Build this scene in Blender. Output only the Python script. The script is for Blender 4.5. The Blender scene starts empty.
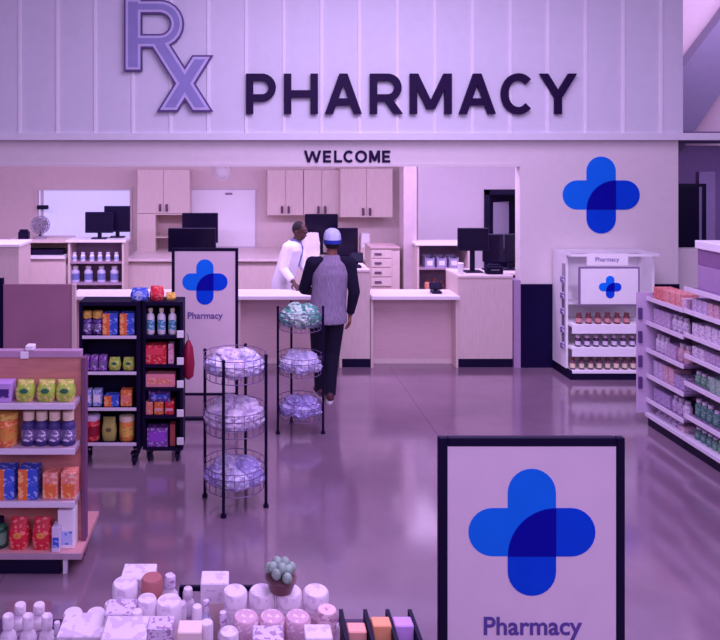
import bpy, bmesh, math, random
from mathutils import Vector, Matrix, noise
random.seed(7)
S = bpy.context.scene
COL = S.collection
PI = math.pi
F, CX, HY, CH = 700.0, 245.0, 160.0, 2.5      # focal length in px, principal column, horizon row, eye height

def wx(px, Y): return (px - CX) / F * Y
def wz(py, Y): return CH - (py - HY) / F * Y

# ------------------------------------------------------------------ materials
def lin(c):
    out = []
    for v in c:
        v = v / 255.0
        out.append(v / 12.92 if v <= 0.04045 else ((v + 0.055) / 1.055) ** 2.4)
    return out
MATS = {}
def mat(name, rgb, rough=0.55, metal=0.0, var=0.05, scale=9.0, stretch=(1, 1, 1), spec=0.4, coat=0.0, bump=0.0, emit=None, trans=0.0, ink=None, inkscale=(55, 55, 150), inkcut=0.56):
    if name in MATS: return MATS[name]
    m = bpy.data.materials.new(name); m.use_nodes = True
    nt = m.node_tree; p = nt.nodes['Principled BSDF']
    c = lin(rgb)
    p.inputs['Roughness'].default_value = rough
    p.inputs['Metallic'].default_value = metal
    p.inputs['Specular IOR Level'].default_value = spec
    p.inputs['Coat Weight'].default_value = coat
    if trans: p.inputs['Transmission Weight'].default_value = trans
    tc = nt.nodes.new('ShaderNodeTexCoord'); mp = nt.nodes.new('ShaderNodeMapping')
    mp.inputs['Scale'].default_value = stretch
    nz = nt.nodes.new('ShaderNodeTexNoise'); nz.inputs['Scale'].default_value = scale; nz.inputs['Detail'].default_value = 4
    rp = nt.nodes.new('ShaderNodeValToRGB')
    rp.color_ramp.elements[0].position = 0.3; rp.color_ramp.elements[1].position = 0.7
    rp.color_ramp.elements[0].color = [max(0, v * (1 - var)) for v in c] + [1]
    rp.color_ramp.elements[1].color = [min(1, v * (1 + var)) for v in c] + [1]
    nt.links.new(tc.outputs['Object'], mp.inputs['Vector']); nt.links.new(mp.outputs['Vector'], nz.inputs['Vector'])
    nt.links.new(nz.outputs['Fac'], rp.inputs['Fac']); nt.links.new(rp.outputs['Color'], p.inputs['Base Color'])
    if ink:
        mp2 = nt.nodes.new('ShaderNodeMapping'); mp2.inputs['Scale'].default_value = inkscale
        n3 = nt.nodes.new('ShaderNodeTexNoise'); n3.inputs['Scale'].default_value = 1.0; n3.inputs['Detail'].default_value = 1
        r3 = nt.nodes.new('ShaderNodeValToRGB'); r3.color_ramp.elements[0].position = inkcut; r3.color_ramp.elements[1].position = inkcut + 0.02
        m3 = nt.nodes.new('ShaderNodeMixRGB'); m3.inputs[2].default_value = lin(ink) + [1]
        nt.links.new(tc.outputs['Object'], mp2.inputs['Vector']); nt.links.new(mp2.outputs['Vector'], n3.inputs['Vector']); nt.links.new(n3.outputs['Fac'], r3.inputs['Fac'])
        nt.links.new(r3.outputs['Color'], m3.inputs[0]); nt.links.new(rp.outputs['Color'], m3.inputs[1]); nt.links.new(m3.outputs['Color'], p.inputs['Base Color'])
    if bump:
        b = nt.nodes.new('ShaderNodeBump'); b.inputs['Strength'].default_value = bump; b.inputs['Distance'].default_value = 0.01
        nt.links.new(nz.outputs['Fac'], b.inputs['Height']); nt.links.new(b.outputs['Normal'], p.inputs['Normal'])
    if emit:
        p.inputs['Emission Color'].default_value = lin(emit[0]) + [1]; p.inputs['Emission Strength'].default_value = emit[1]
    MATS[name] = m
    return m

WHITE = mat('white_paint', (240, 236, 238), 0.6, var=0.02)
FASCIA = mat('fascia_white', (238, 240, 242), 0.55, var=0.02)
WALLP = mat('wall_paint', (238, 230, 226), 0.7, var=0.02)
BACKW = mat('back_wall_paint', (226, 206, 204), 0.75, var=0.03)
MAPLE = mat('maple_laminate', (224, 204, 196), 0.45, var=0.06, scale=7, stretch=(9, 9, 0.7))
MAPLE2 = mat('maple_shaded', (214, 184, 184), 0.5, var=0.06, scale=7, stretch=(0.6, 6, 9))  # darker copy of the maple, shade of the recesses put into the colour
TOPW = mat('white_counter', (246, 240, 240), 0.35, var=0.02)
BLACK = mat('black_metal', (16, 4, 46), 0.55, var=0.1, spec=0.2)
NAVY = mat('navy_panel', (14, 2, 52), 0.6, var=0.06, spec=0.15)
DARK = mat('dark_plastic', (20, 8, 50), 0.5, var=0.1, spec=0.25)
DARKTEXT = mat('dark_violet_letter', (34, 8, 60), 0.6, var=0.04, spec=0.2)
GREY = mat('grey_plastic', (150, 140, 156), 0.5)
METAL = mat('brushed_metal', (176, 170, 184), 0.32, metal=0.7)
SHELFW = mat('shelf_edge', (226, 218, 232), 0.4, var=0.03)
REDWOOD = mat('reddish_wood_panel', (206, 138, 128), 0.55, var=0.12, scale=5, stretch=(1, 1, 8))
PLUM = mat('plum_grey_panel', (172, 124, 146), 0.4, var=0.06, scale=3)
POSTER = mat('poster_paper', (236, 216, 228), 0.6, var=0.02)
POSTER2 = mat('poster_paper_pale', (232, 210, 216), 0.6, var=0.02)
BLUEL = mat('logo_blue', (14, 120, 240), 0.6, var=0.03, spec=0.15)
BLUEM = mat('logo_deep_blue', (0, 72, 218), 0.6, var=0.03, spec=0.15)
BLUED = mat('logo_navy', (0, 0, 158), 0.6, var=0.03, spec=0.15)
SKIN_D = mat('dark_skin', (84, 52, 48), 0.5, var=0.08)
SKIN_B = mat('brown_skin', (142, 92, 80), 0.5, var=0.08)

# ------------------------------------------------------------------ mesh builder
class B:
    def __init__(s): s.bm = bmesh.new()
    def box(s, x0, x1, y0, y1, z0, z1, bev=0.0, rot=None, seg=1):
        x0, x1 = min(x0, x1), max(x0, x1); y0, y1 = min(y0, y1), max(y0, y1); z0, z1 = min(z0, z1), max(z0, z1)
        t = bmesh.new(); r = bmesh.ops.create_cube(t, size=1)
        bmesh.ops.scale(t, vec=(x1 - x0, y1 - y0, z1 - z0), verts=t.verts)
        if bev > 0:
            bmesh.ops.bevel(t, geom=list(t.edges), offset=min(bev, 0.45 * min(x1 - x0, y1 - y0, z1 - z0)), segments=seg, affect='EDGES', profile=0.6)
        if rot is not None: bmesh.ops.transform(t, matrix=rot, verts=t.verts)
        bmesh.ops.translate(t, vec=((x0 + x1) / 2, (y0 + y1) / 2, (z0 + z1) / 2), verts=t.verts)
        return s.merge(t)
    def merge(s, t):
        me = bpy.data.meshes.new('tmp'); t.to_mesh(me); t.free(); s.bm.from_mesh(me); bpy.data.meshes.remove(me); return s
    def cyl(s, a, b, r0, r1=None, n=12, caps=True):
        a = Vector(a); b = Vector(b); r1 = r0 if r1 is None else r1; d = b - a
        t = bmesh.new(); bmesh.ops.create_cone(t, cap_ends=caps, segments=n, radius1=r0, radius2=r1, depth=d.length)
        q = d.to_track_quat('Z', 'Y').to_matrix().to_4x4()
        bmesh.ops.transform(t, matrix=Matrix.Translation((a + b) / 2) @ q, verts=t.verts)
        return s.merge(t)
    def ball(s, c, r, sc=(1, 1, 1), u=16, v=10, rot=None):
        t = bmesh.new(); bmesh.ops.create_uvsphere(t, u_segments=u, v_segments=v, radius=r)
        bmesh.ops.scale(t, vec=sc, verts=t.verts)
        if rot is not None: bmesh.ops.transform(t, matrix=rot, verts=t.verts)
        bmesh.ops.translate(t, vec=c, verts=t.verts)
        return s.merge(t)
    def lathe(s, prof, c=(0, 0, 0), n=16, sx=1.0, sy=1.0):
        bm = s.bm; rings = []
        for r, z in prof:
            rings.append([bm.verts.new((c[0] + sx * r * math.cos(2 * PI * k / n), c[1] + sy * r * math.sin(2 * PI * k / n), c[2] + z)) for k in range(n)])
        for i in range(len(rings) - 1):
            for k in range(n):
                bm.faces.new((rings[i][k], rings[i][(k + 1) % n], rings[i + 1][(k + 1) % n], rings[i + 1][k]))
        bm.faces.new(list(reversed(rings[0]))); bm.faces.new(rings[-1])
        return s
    def loft(s, secs, n=20):
        """secs: (center, rx, ry) ellipse rings in horizontal planes"""
        bm = s.bm; rings = []
        for c, rx, ry in secs:
            rings.append([bm.verts.new((c[0] + rx * math.cos(2 * PI * k / n), c[1] + ry * math.sin(2 * PI * k / n), c[2])) for k in range(n)])
        for i in range(len(rings) - 1):
            for k in range(n):
                bm.faces.new((rings[i][k], rings[i][(k + 1) % n], rings[i + 1][(k + 1) % n], rings[i + 1][k]))
        bm.faces.new(list(reversed(rings[0]))); bm.faces.new(rings[-1])
        return s
    def chain(s, pts, rad, n=14, round_ends=True):
        for i in range(len(pts) - 1):
            s.cyl(pts[i], pts[i + 1], rad[i], rad[i + 1], n)
        for i, p in enumerate(pts):
            if round_ends or 0 < i < len(pts) - 1: s.ball(p, rad[i], u=14, v=10)
        return s
    def tube(s, pts, r, n=8, closed=False):
        m = len(pts)
        for i in range(m if closed else m - 1):
            s.cyl(pts[i], pts[(i + 1) % m], r, r, n)
        return s
    def poly(s, pts, y0, y1):
        """polygon in X-Z extruded along Y (y0 front)"""
        bm = s.bm
        a = [bm.verts.new((x, y0, z)) for x, z in pts]; b = [bm.verts.new((x, y1, z)) for x, z in pts]
        n = len(pts)
        bm.faces.new(a); bm.faces.new(list(reversed(b)))
        for i in range(n):
            bm.faces.new((a[i], b[i], b[(i + 1) % n], a[(i + 1) % n]))
        return s
    def obj(s, name, m, parent=None, loc=None, smooth=False):
        bmesh.ops.recalc_face_normals(s.bm, faces=s.bm.faces)
        me = bpy.data.meshes.new(name); s.bm.to_mesh(me); s.bm.free()
        me.materials.append(m)
        if smooth:
            for f in me.polygons: f.use_smooth = True
            try: me.set_sharp_from_angle(angle=math.radians(40))
            except Exception: pass
        o = bpy.data.objects.new(name, me); COL.objects.link(o)
        if parent: o.parent = parent
        if loc: o.location = loc
        return o

def tag(o, label=None, cat=None, group=None, kind=None):
    if label: o['label'] = label
    if cat: o['category'] = cat
    if group: o['group'] = group
    if kind: o['kind'] = kind
    return o
def thing(name, label, cat, loc=(0, 0, 0), rz=0.0, group=None):
    o = bpy.data.objects.new(name, None); COL.objects.link(o); o.empty_display_size = 0.1
    o.location = loc; o.rotation_euler = (0, 0, rz)
    return tag(o, label, cat, group)
def struct(name, b, m): return tag(b.obj(name, m), kind='structure')
KIDS = {}
def kids(o): return [c for c in COL.objects if c.parent == o]
def copy_tree(o, parent=None):
    c = o.copy(); COL.objects.link(c)
    if parent: c.parent = parent
    for ch in kids(o): copy_tree(ch, c)
    return c
USED = set()
def place(proto, loc, rz, label, cat, group=None, name=None):
    o = proto
    if proto.name in USED: o = copy_tree(proto)
    USED.add(o.name)
    o.location = loc; o.rotation_euler = (0, 0, rz)
    if 'group' in o.keys() and not group: del o['group']
    return tag(o, label, cat, group)

def remeshed(b, name, m, parent, voxel=0.008, smooth=4):
    o = b.obj('tmp_src', m)
    md = o.modifiers.new('r', 'REMESH'); md.mode = 'VOXEL'; md.voxel_size = voxel
    if smooth:
        sm = o.modifiers.new('s', 'SMOOTH'); sm.iterations = smooth; sm.factor = 0.5
    dg = bpy.context.evaluated_depsgraph_get(); dg.update()
    me = bpy.data.meshes.new_from_object(o.evaluated_get(dg))
    me.name = name; bpy.data.objects.remove(o)
    for f in me.polygons: f.use_smooth = True
    if not me.materials: me.materials.append(m)
    r = bpy.data.objects.new(name, me); COL.objects.link(r); r.parent = parent
    return r

# ------------------------------------------------------------------ lettering
def arc(cx, cy, rx, ry, a0, a1, n=10):
    return [(cx + rx * math.cos(math.radians(a0 + (a1 - a0) * i / n)), cy + ry * math.sin(math.radians(a0 + (a1 - a0) * i / n))) for i in range(n + 1)]
def stroke_quads(pts, w):
    P = [Vector((p[0], p[1])) for p in pts]; L = []; R = []
    for i in range(len(P)):
        d0 = (P[i] - P[i - 1]).normalized() if i > 0 else (P[1] - P[0]).normalized()
        d1 = (P[i + 1] - P[i]).normalized() if i < len(P) - 1 else d0
        n0 = Vector((-d0.y, d0.x)); n1 = Vector((-d1.y, d1.x)); nn = (n0 + n1)
        nn = nn.normalized(); k = w / 2 / max(0.35, nn.dot(n0))
        L.append(P[i] + nn * k); R.append(P[i] - nn * k)
    return L, R
def stroke(b, pts, w, y0, y1):
    L, R = stroke_quads(pts, w)
    bm = b.bm
    def vv(p, y): return bm.verts.new((p.x, y, p.y))
    A = [vv(p, y0) for p in L]; Bq = [vv(p, y0) for p in R]; C = [vv(p, y1) for p in L]; D = [vv(p, y1) for p in R]
    for i in range(len(L) - 1):
        bm.faces.new((A[i], A[i + 1], Bq[i + 1], Bq[i])); bm.faces.new((C[i], D[i], D[i + 1], C[i + 1]))
        bm.faces.new((A[i], C[i], C[i + 1], A[i + 1])); bm.faces.new((Bq[i], Bq[i + 1], D[i + 1], D[i]))
    bm.faces.new((A[0], Bq[0], D[0], C[0])); bm.faces.new((A[-1], C[-1], D[-1], Bq[-1]))
def glyph(ch, w, t):
    """strokes of a capital in a box w wide, 1 high, stroke t"""
    h = t / 2; S_, P_ = [], []
    def dg(xa, ya, xb, yb, k=1.12): P_.append([(xa - t * k / 2, ya), (xa + t * k / 2, ya), (xb + t * k / 2, yb), (xb - t * k / 2, yb)])
    if ch in 'PR':
        S_.append([(h, 0), (h, 1)])
        yb = 0.40; r = (1 - h - yb - 0) / 2; cy = (1 - h + yb) / 2; xr = w - h - r - (0.0 if ch == 'P' else 0.03)
        S_.append([(h, 1 - h), (xr, 1 - h)] + arc(xr, cy, r, r, 80, -80) + [(xr, yb), (h, yb)])
        if ch == 'R': dg(w - t * 0.6, 0, w * 0.5, yb + 0.02, 1.25)
    elif ch == 'H': S_ += [[(h, 0), (h, 1)], [(w - h, 0), (w - h, 1)], [(h, 0.5), (w - h, 0.5)]]
    elif ch == 'A':
        dg(t * 0.55, 0, w / 2, 1, 1.1); dg(w - t * 0.55, 0, w / 2, 1, 1.1); S_.append([(w * 0.25, 0.30), (w * 0.75, 0.30)])
    elif ch == 'M':
        S_ += [[(h, 0), (h, 1)], [(w - h, 0), (w - h, 1)]]; dg(w / 2, 0.12, h * 1.1, 1, 1.15); dg(w / 2, 0.12, w - h * 1.1, 1, 1.15)
    elif ch in 'CO':
        rx = w / 2 - h; ry = 0.5 - h + 0.01
        S_.append(arc(w / 2 + (0.03 if ch == 'C' else 0), 0.5, rx, ry, 45, 315, 24) if ch == 'C' else arc(w / 2, 0.5, rx, ry, 0, 360, 28))
    elif ch == 'Y':
        dg(w / 2, 0.42, t * 0.55, 1, 1.15); dg(w / 2, 0.42, w - t * 0.55, 1, 1.15); S_.append([(w / 2, 0), (w / 2, 0.5)])
    elif ch == 'E': S_ += [[(h, 0), (h, 1)], [(h, h), (w, h)], [(h, 0.5), (w * 0.92, 0.5)], [(h, 1 - h), (w, 1 - h)]]
    elif ch == 'L': S_ += [[(h, 0), (h, 1)], [(h, h), (w, h)]]
    elif ch == 'W':
        dg(w * 0.27, 0, t * 0.5, 1, 1.05); dg(w * 0.27, 0, w * 0.5, 0.95, 1.0); dg(w * 0.73, 0, w * 0.5, 0.95, 1.0); dg(w * 0.73, 0, w - t * 0.5, 1, 1.05)
    return S_, P_
def letter(ch, px0, px1, py0, py1, Y, thick, t, m, root, org):
    H = (py1 - py0) / F * Y; k = H; w = (px1 - px0) / F * Y / k
    x0 = wx(px0, Y) - org[0]; z0 = wz(py1, Y) - org[2]
    b = B(); S_, P_ = glyph(ch, w, t)
    for i, s_ in enumerate(S_): stroke(b, [(x0 + p[0] * k, z0 + p[1] * k) for p in s_], t * k, -thick - 0.0008 * i, 0)
    for i, p_ in enumerate(P_): b.poly([(x0 + p[0] * k, z0 + p[1] * k) for p in p_], -thick - 0.0008 * (i + 3), 0)
    return b.obj('letter', m, root)
def text_mesh(txt, size, m, name, parent, loc, bold=0.0, thick=0.0015):
    c = bpy.data.curves.new('txt', 'FONT'); c.body = txt; c.size = size; c.align_x = 'CENTER'; c.align_y = 'CENTER'
    c.extrude = thick; c.offset = bold
    o = bpy.data.objects.new('txt', c); COL.objects.link(o)
    dg = bpy.context.evaluated_depsgraph_get(); dg.update()
    me = bpy.data.meshes.new_from_object(o.evaluated_get(dg)); bpy.data.objects.remove(o)
    me.transform(Matrix.Rotation(PI / 2, 4, 'X')); me.name = name
    me.materials.clear(); me.materials.append(m)
    r = bpy.data.objects.new(name, me); COL.objects.link(r); r.parent = parent; r.location = loc
    return r
def logo(root, cx, cz, w, y, step=0.0015):
    """overlapping-lozenge plus sign, full width w, front towards -Y"""
    R = w / 2; a = w * 0.19
    def lobe(dx, dz):                                   # round-ended bar from the centre square outwards
        n = 14; pts = []
        if dx: 
            s = 1 if dx > 0 else -1
            pts = [(s * -a, -a), (s * (R - a), -a)] + [(s * (R - a + a * math.sin(PI * i / n)), -a * math.cos(PI * i / n)) for i in range(1, n)] + [(s * (R - a), a), (s * -a, a)]
        else:
            s = 1 if dz > 0 else -1
            pts = [(-a, s * -a), (-a, s * (R - a))] + [(-a * math.cos(PI * i / n), s * (R - a + a * math.sin(PI * i / n))) for i in range(1, n)] + [(a, s * (R - a)), (a, s * -a)]
        return [(cx + p[0], cz + p[1]) for p in pts]
    e = B(); e.poly(lobe(-1, 0), y - step, y); e.poly(lobe(0, 1), y - step * 1.3, y); e.obj('upper_lobe', BLUEL, root)
    n = 14; cur = [(a - 2 * a * math.cos(PI / 2 * i / n), -a + 2 * a * math.sin(PI / 2 * i / n)) for i in range(n + 1)]   # arc bottom-left -> top-right
    e = B()
    right = [(a, -a), (R - a, -a)] + [(R - a + a * math.sin(PI * i / 14), -a * math.cos(PI * i / 14)) for i in range(1, 14)] + [(R - a, a), (a, a)]
    low = [(-a, -a), (-a, -(R - a))] + [(-a * math.cos(PI * i / 14), -(R - a + a * math.sin(PI * i / 14))) for i in range(1, 14)] + [(a, -(R - a)), (a, -a)]
    e.poly([(cx + p[0], cz + p[1]) for p in right], y - 2 * step, y); e.poly([(cx + p[0], cz + p[1]) for p in low], y - 2 * step, y)
    e.obj('lower_lobe', BLUEM, root)
    e = B(); e.poly([(cx + p[0], cz + p[1]) for p in cur + [(a, -a)]], y - 3 * step, y); e.obj('overlap', BLUED, root)

# ------------------------------------------------------------------ setting
YW = 8.45
def floor_mat():
    m = bpy.data.materials.new('polished_concrete'); m.use_nodes = True; nt = m.node_tree; p = nt.nodes['Principled BSDF']
    tc = nt.nodes.new('ShaderNodeTexCoord')
    n1 = nt.nodes.new('ShaderNodeTexNoise'); n1.inputs['Scale'].default_value = 0.7; n1.inputs['Detail'].default_value = 6; n1.inputs['Roughness'].default_value = 0.6
    rp = nt.nodes.new('ShaderNodeValToRGB')
    rp.color_ramp.elements[0].position = 0.3; rp.color_ramp.elements[1].position = 0.7
    rp.color_ramp.elements[0].color = lin((118, 94, 114)) + [1]; rp.color_ramp.elements[1].color = lin((150, 124, 142)) + [1]
    br = nt.nodes.new('ShaderNodeTexBrick'); br.offset = 0; br.inputs['Scale'].default_value = 1.0
    br.inputs['Brick Width'].default_value = 3.2; br.inputs['Row Height'].default_value = 60.0; br.inputs['Mortar Size'].default_value = 0.006
    br.inputs['Color1'].default_value = (1, 1, 1, 1); br.inputs['Color2'].default_value = (1, 1, 1, 1); br.inputs['Mortar'].default_value = (0.72, 0.68, 0.72, 1)
    mp = nt.nodes.new('ShaderNodeMapping'); mp.inputs['Location'].default_value = (-1.75, 12.0, 0)
    mx = nt.nodes.new('ShaderNodeMixRGB'); mx.blend_type = 'MULTIPLY'; mx.inputs[0].default_value = 1
    nt.links.new(tc.outputs['Object'], n1.inputs['Vector']); nt.links.new(n1.outputs['Fac'], rp.inputs['Fac'])
    nt.links.new(tc.outputs['Object'], mp.inputs['Vector']); nt.links.new(mp.outputs['Vector'], br.inputs['Vector'])
    nt.links.new(rp.outputs['Color'], mx.inputs[1]); nt.links.new(br.outputs['Color'], mx.inputs[2]); nt.links.new(mx.outputs['Color'], p.inputs['Base Color'])
    n2 = nt.nodes.new('ShaderNodeTexNoise'); n2.inputs['Scale'].default_value = 2.5; n2.inputs['Detail'].default_value = 3
    mr = nt.nodes.new('ShaderNodeMapRange'); mr.inputs['To Min'].default_value = 0.09; mr.inputs['To Max'].default_value = 0.15
    nt.links.new(tc.outputs['Object'], n2.inputs['Vector']); nt.links.new(n2.outputs['Fac'], mr.inputs['Value']); nt.links.new(mr.outputs['Result'], p.inputs['Roughness'])
    p.inputs['IOR'].default_value = 2.7
    return m
struct('floor', B().box(-8, 10, -3, 13, -0.1, 0), floor_mat())
struct('ceiling', B().box(-8, 10, -3, 8.38, 5.3, 5.4), WHITE)
struct('ceiling_1', B().box(-5, 5.2, 8.62, 12.1, 2.75, 2.85), WHITE)

# fascia of vertical boards
b = B()
yf = 8.36
x_edges = [wx(20 + 37.7 * k, yf) for k in range(-8, 18)]
xr = wx(683, yf)
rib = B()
prev = -7.5
for xe in x_edges:
    if xe > xr - 0.08: break
    b.box(prev, xe, yf, yf + 0.16, 2.8, 5.3)
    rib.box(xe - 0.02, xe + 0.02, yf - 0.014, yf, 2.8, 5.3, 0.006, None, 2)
    prev = xe
b.box(prev, xr, yf, yf + 0.16, 2.8, 5.3)
struct('wall_front', b, mat('fascia_board', (230, 232, 238), 0.55, var=0.02))
struct('trim_6', rib, mat('fascia_seam_highlight', (252, 250, 252), 0.5, var=0.01))  # ribs whiter than the boards, painting in the bright seam highlights
struct('trim_1', B().box(-7.5, 9.5, yf - 0.03, yf + 0.2, wz(140, yf), wz(133, yf)), FASCIA)
b = B(); b.box(-7.5, 5.23, YW, YW + 0.15, wz(165.5, YW), wz(139, YW))
struct('wall_header', b, WALLP)
struct('trim_2', B().box(-7.5, wx(520, YW), YW - 0.012, YW, wz(166.5, YW), wz(163.5, YW)), WALLP)
xo = wx(520, YW)
struct('wall_right', B().box(xo, 5.23, YW, YW + 0.15, 0, wz(165.5, YW)), WALLP)
struct('baseboard_right', B().box(xo + 0.0, 5.23, YW - 0.025, YW, 0, wz(284, YW)), NAVY)
struct('trim_3', B().box(xo - 0.08, xo, YW - 0.02, YW + 0.15, 0, wz(280, YW)), mat('mauve_trim', (178, 150, 186), 0.4))
# interior walls
YB = 12.0
wx0, wx1, wz0, wz1 = wx(38, YB), wx(130, YB), wz(241, YB), wz(190, YB)
b = B()
b.box(-5, wx0, YB, YB + 0.12, 0, 2.75); b.box(wx1, 2.74, YB, YB + 0.12, 0, 2.75); b.box(wx0, wx1, YB, YB + 0.12, 0, wz0); b.box(wx0, wx1, YB, YB + 0.12, wz1, 2.75)
struct('wall_back', b, BACKW)
struct('wall_left', B().box(-5.12, -5, 8.6, YB + 0.12, 0, 2.75), BACKW)
# pass-through window lit from behind
w = thing('window_1', None, None, (wx0, YB, wz0)); w['kind'] = 'structure'
W_, H_ = wx1 - wx0, wz1 - wz0
fb = B()
for a in ((-0.04, 0.0, -0.04, H_ + 0.05), (W_, W_ + 0.04, -0.04, H_ + 0.05)): fb.box(a[0], a[1], -0.03, 0.1, a[2], a[3])
fb.box(0, W_, -0.03, 0.1, H_, H_ + 0.05); fb.box(0, W_, -0.03, 0.1, -0.04, 0); fb.box(-0.01 + 0.06, 0.085, -0.01, 0.06, 0, H_)
fb.obj('window_frame', BACKW, w)
B().box(0, W_, 0.05, 0.06, 0, H_).obj('window_pane', mat('lit_glass', (214, 206, 250), 0.2, emit=((206, 200, 255), 0.62), var=0.02), w)
# white wall with the door
YD = 11.0
dx0, dx1, dz1 = wx(484, YD), wx(484, YD) + 0.95, wz(190, YD)
b = B(); b.box(wx(418, YD), dx0, YD, YD + 0.12, 0, 2.75); b.box(dx1, 5.2, YD, YD + 0.12, 0, 2.75); b.box(dx0, dx1, YD, YD + 0.12, dz1, 2.75)
b.box(wx(418, YD), wx(418, YD) + 0.1, YD + 0.12, YB, 0, 2.75)
struct('wall_partition', b, mat('partition_white', (214, 204, 212), 0.6, var=0.02))
struct('wall_side', B().box(5.08, 5.2, 8.6, YD, 0, 2.75), WHITE)
struct('wall_beyond', B().box(wx(418, YD) + 0.2, 6.0, 12.4, 12.5, 0, 2.75), mat('dim_purple_wall', (176, 150, 186), 0.7))
d = thing('door_1', None, None, (dx0, YD, 0)); d['kind'] = 'structure'
b = B(); b.box(-0.0, 0.08, -0.03, 0.13, 0, dz1); b.box(0.87, 0.95, -0.03, 0.13, 0, dz1); b.box(0, 0.95, -0.03, 0.13, dz1 - 0.07, dz1 + 0.01)
b.obj('door_frame', BLACK, d)
rot = Matrix.Rotation(math.radians(62), 4, 'Z')
lf = B()
for x0_, x1_, z0_, z1_ in ((0, 0.14, 0.02, 1.95), (0.62, 0.78, 0.02, 1.95), (0.14, 0.62, 0.02, 1.05), (0.14, 0.62, 1.82, 1.95)): lf.box(x0_, x1_, -0.02, 0.02, z0_, z1_)
bmesh.ops.transform(lf.bm, matrix=Matrix.Translation((0.1, 0.15, 0)) @ Matrix.Rotation(math.radians(38), 4, 'Z'), verts=lf.bm.verts)
leaf = lf.obj('door_leaf', DARK, d)
lg = B().box(0.14, 0.62, -0.004, 0.004, 1.05, 1.82)
bmesh.ops.transform(lg.bm, matrix=Matrix.Translation((0.1, 0.15, 0)) @ Matrix.Rotation(math.radians(38), 4, 'Z'), verts=lg.bm.verts)
lg.obj('door_pane', mat('pale_glass', (200, 190, 214), 0.15, var=0.02), leaf)

# upper wall and recess to the right of the store front
struct('wall_upper', B().box(5.2, 10, 10.6, 10.75, 2.72, 6.2), mat('pinkish_paint', (246, 226, 228), 0.7, var=0.02))
Yb = 10.4
beam = B().poly([(wx(p[0], Yb), wz(p[1], Yb)) for p in ((650, 106), (684, 62), (720, 15), (760, -40), (790, -14), (720, 88), (690, 132), (668, 164))], Yb - 0.1, Yb + 0.15)
struct('trim_4', beam, mat('grey_beam', (158, 150, 176), 0.6, var=0.02))
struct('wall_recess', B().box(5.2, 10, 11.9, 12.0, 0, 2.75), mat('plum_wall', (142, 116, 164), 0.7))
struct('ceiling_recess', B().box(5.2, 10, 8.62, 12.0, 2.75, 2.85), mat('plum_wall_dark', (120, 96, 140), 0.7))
struct('wall_low', B().box(5.23, 6.7, 8.7, 8.82, 0, 1.40), WALLP)
d = thing('door_2', None, None, (wx(676, 11.85), 11.85, 0)); d['kind'] = 'structure'
B().box(0, 0.42, -0.03, 0.05, 0, 2.05).obj('door_leaf', BLACK, d)
b = B(); b.box(-0.06, 0, -0.05, 0.05, 0, 2.1); b.box(0.42, 0.48, -0.05, 0.05, 0, 2.1); b.box(0, 0.42, -0.05, 0.05, 2.05, 2.1); b.obj('door_frame', DARK, d)
d2 = B().box(wx(700, 11.8), wx(716, 11.8), 11.82, 11.9, 0, 2.3)
struct('trim_5', d2, mat('violet_panel', (170, 150, 196), 0.6))

# ------------------------------------------------------------------ signs on the wall
yl = yf - 0.06
org = (wx(246, yl), yf - 0.03, wz(114, yl))
r = thing('wall_sign', 'large dark raised lettering reading PHARMACY on the white fascia', 'sign', org)
for ch, a, c in (('P', 246, 276), ('H', 284, 318), ('A', 325, 362), ('R', 370, 403), ('M', 410, 452), ('A', 459, 496), ('C', 500, 535), ('Y', 540, 577)):
    letter(ch, a, c, 73.5, 114, yl, 0.03, 0.182, DARKTEXT, r, org)
org = (wx(304, YW), YW, wz(162.5, YW))
r = thing('wall_sign', 'small dark lettering reading WELCOME above the counter opening', 'sign', org)
for ch, a, c in (('W', 304, 321), ('E', 323, 331), ('L', 334, 342), ('C', 343, 354), ('O', 355, 367), ('M', 369, 380), ('E', 382, 390)):
    letter(ch, a, c, 150.5, 162.5, YW, 0.015, 0.205, DARKTEXT, r, org)
# prescription mark
org = (wx(125, yf), yf - 0.03, wz(112, yf))
r = thing('wall_sign', 'large outlined blue violet Rx symbol at the top of the fascia', 'sign', org)
def rx_layer(e, y0, y1, m, name):
    k = yf / F
    X = lambda p: (p - 125) * k
    Z = lambda p: (112 - p) * k
    bb = B()
    def rect(xa, xb, ya, yb): bb.poly([(X(xa), Z(ya)), (X(xb), Z(ya)), (X(xb), Z(yb)), (X(xa), Z(yb))], y0 - 0.0006, y1)
    cnt = [0]
    rect(125 + e, 143 - e, -1 + e, 72 - e)
    t = 14 - 2 * e
    ro = 24.5
    c = [(134, 8), (160, 8)] + [(160.5 + 17 * math.cos(math.radians(q)), 25 - 17 * math.sin(math.radians(q))) for q in range(80, -81, -16)] + [(160, 42), (134, 42)]
    stroke(bb, [(X(p[0]), Z(p[1])) for p in c], t * k, y0, y1)
    hw = 10.5 - e * 1.25
    def par(xa, ya, xb, yb):
        sl = (xb - xa) / (yb - ya)
        ee = 0 if ya < 50 else e
        y_a, y_b = ya + ee, yb - e
        xa2 = xa + sl * ee; xb2 = xb - sl * e
        cnt[0] += 1
        bb.poly([(X(xa2 - hw), Z(y_a)), (X(xa2 + hw), Z(y_a)), (X(xb2 + hw), Z(y_b)), (X(xb2 - hw), Z(y_b))], y0 - 0.0006 * (cnt[0] + 1), y1)
    par(158, 41, 203, 112); par(203, 56, 168, 112)
    bb.obj(name, m, r)
rx_layer(0, -0.04, 0, mat('violet_outline', (92, 70, 132), 0.5), 'outline')
rx_layer(1.7, -0.044, -0.03, mat('pale_lavender_inlay', (204, 198, 232), 0.5), 'inlay')
rx_layer(4.2, -0.048, -0.03, mat('periwinkle_fill', (150, 148, 200), 0.5), 'fill')
Yc = YW
r = thing('wall_logo', 'large blue plus shaped emblem on the wall beside the counter opening', 'emblem', (wx(601, Yc), Yc, wz(195, Yc)))
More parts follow.
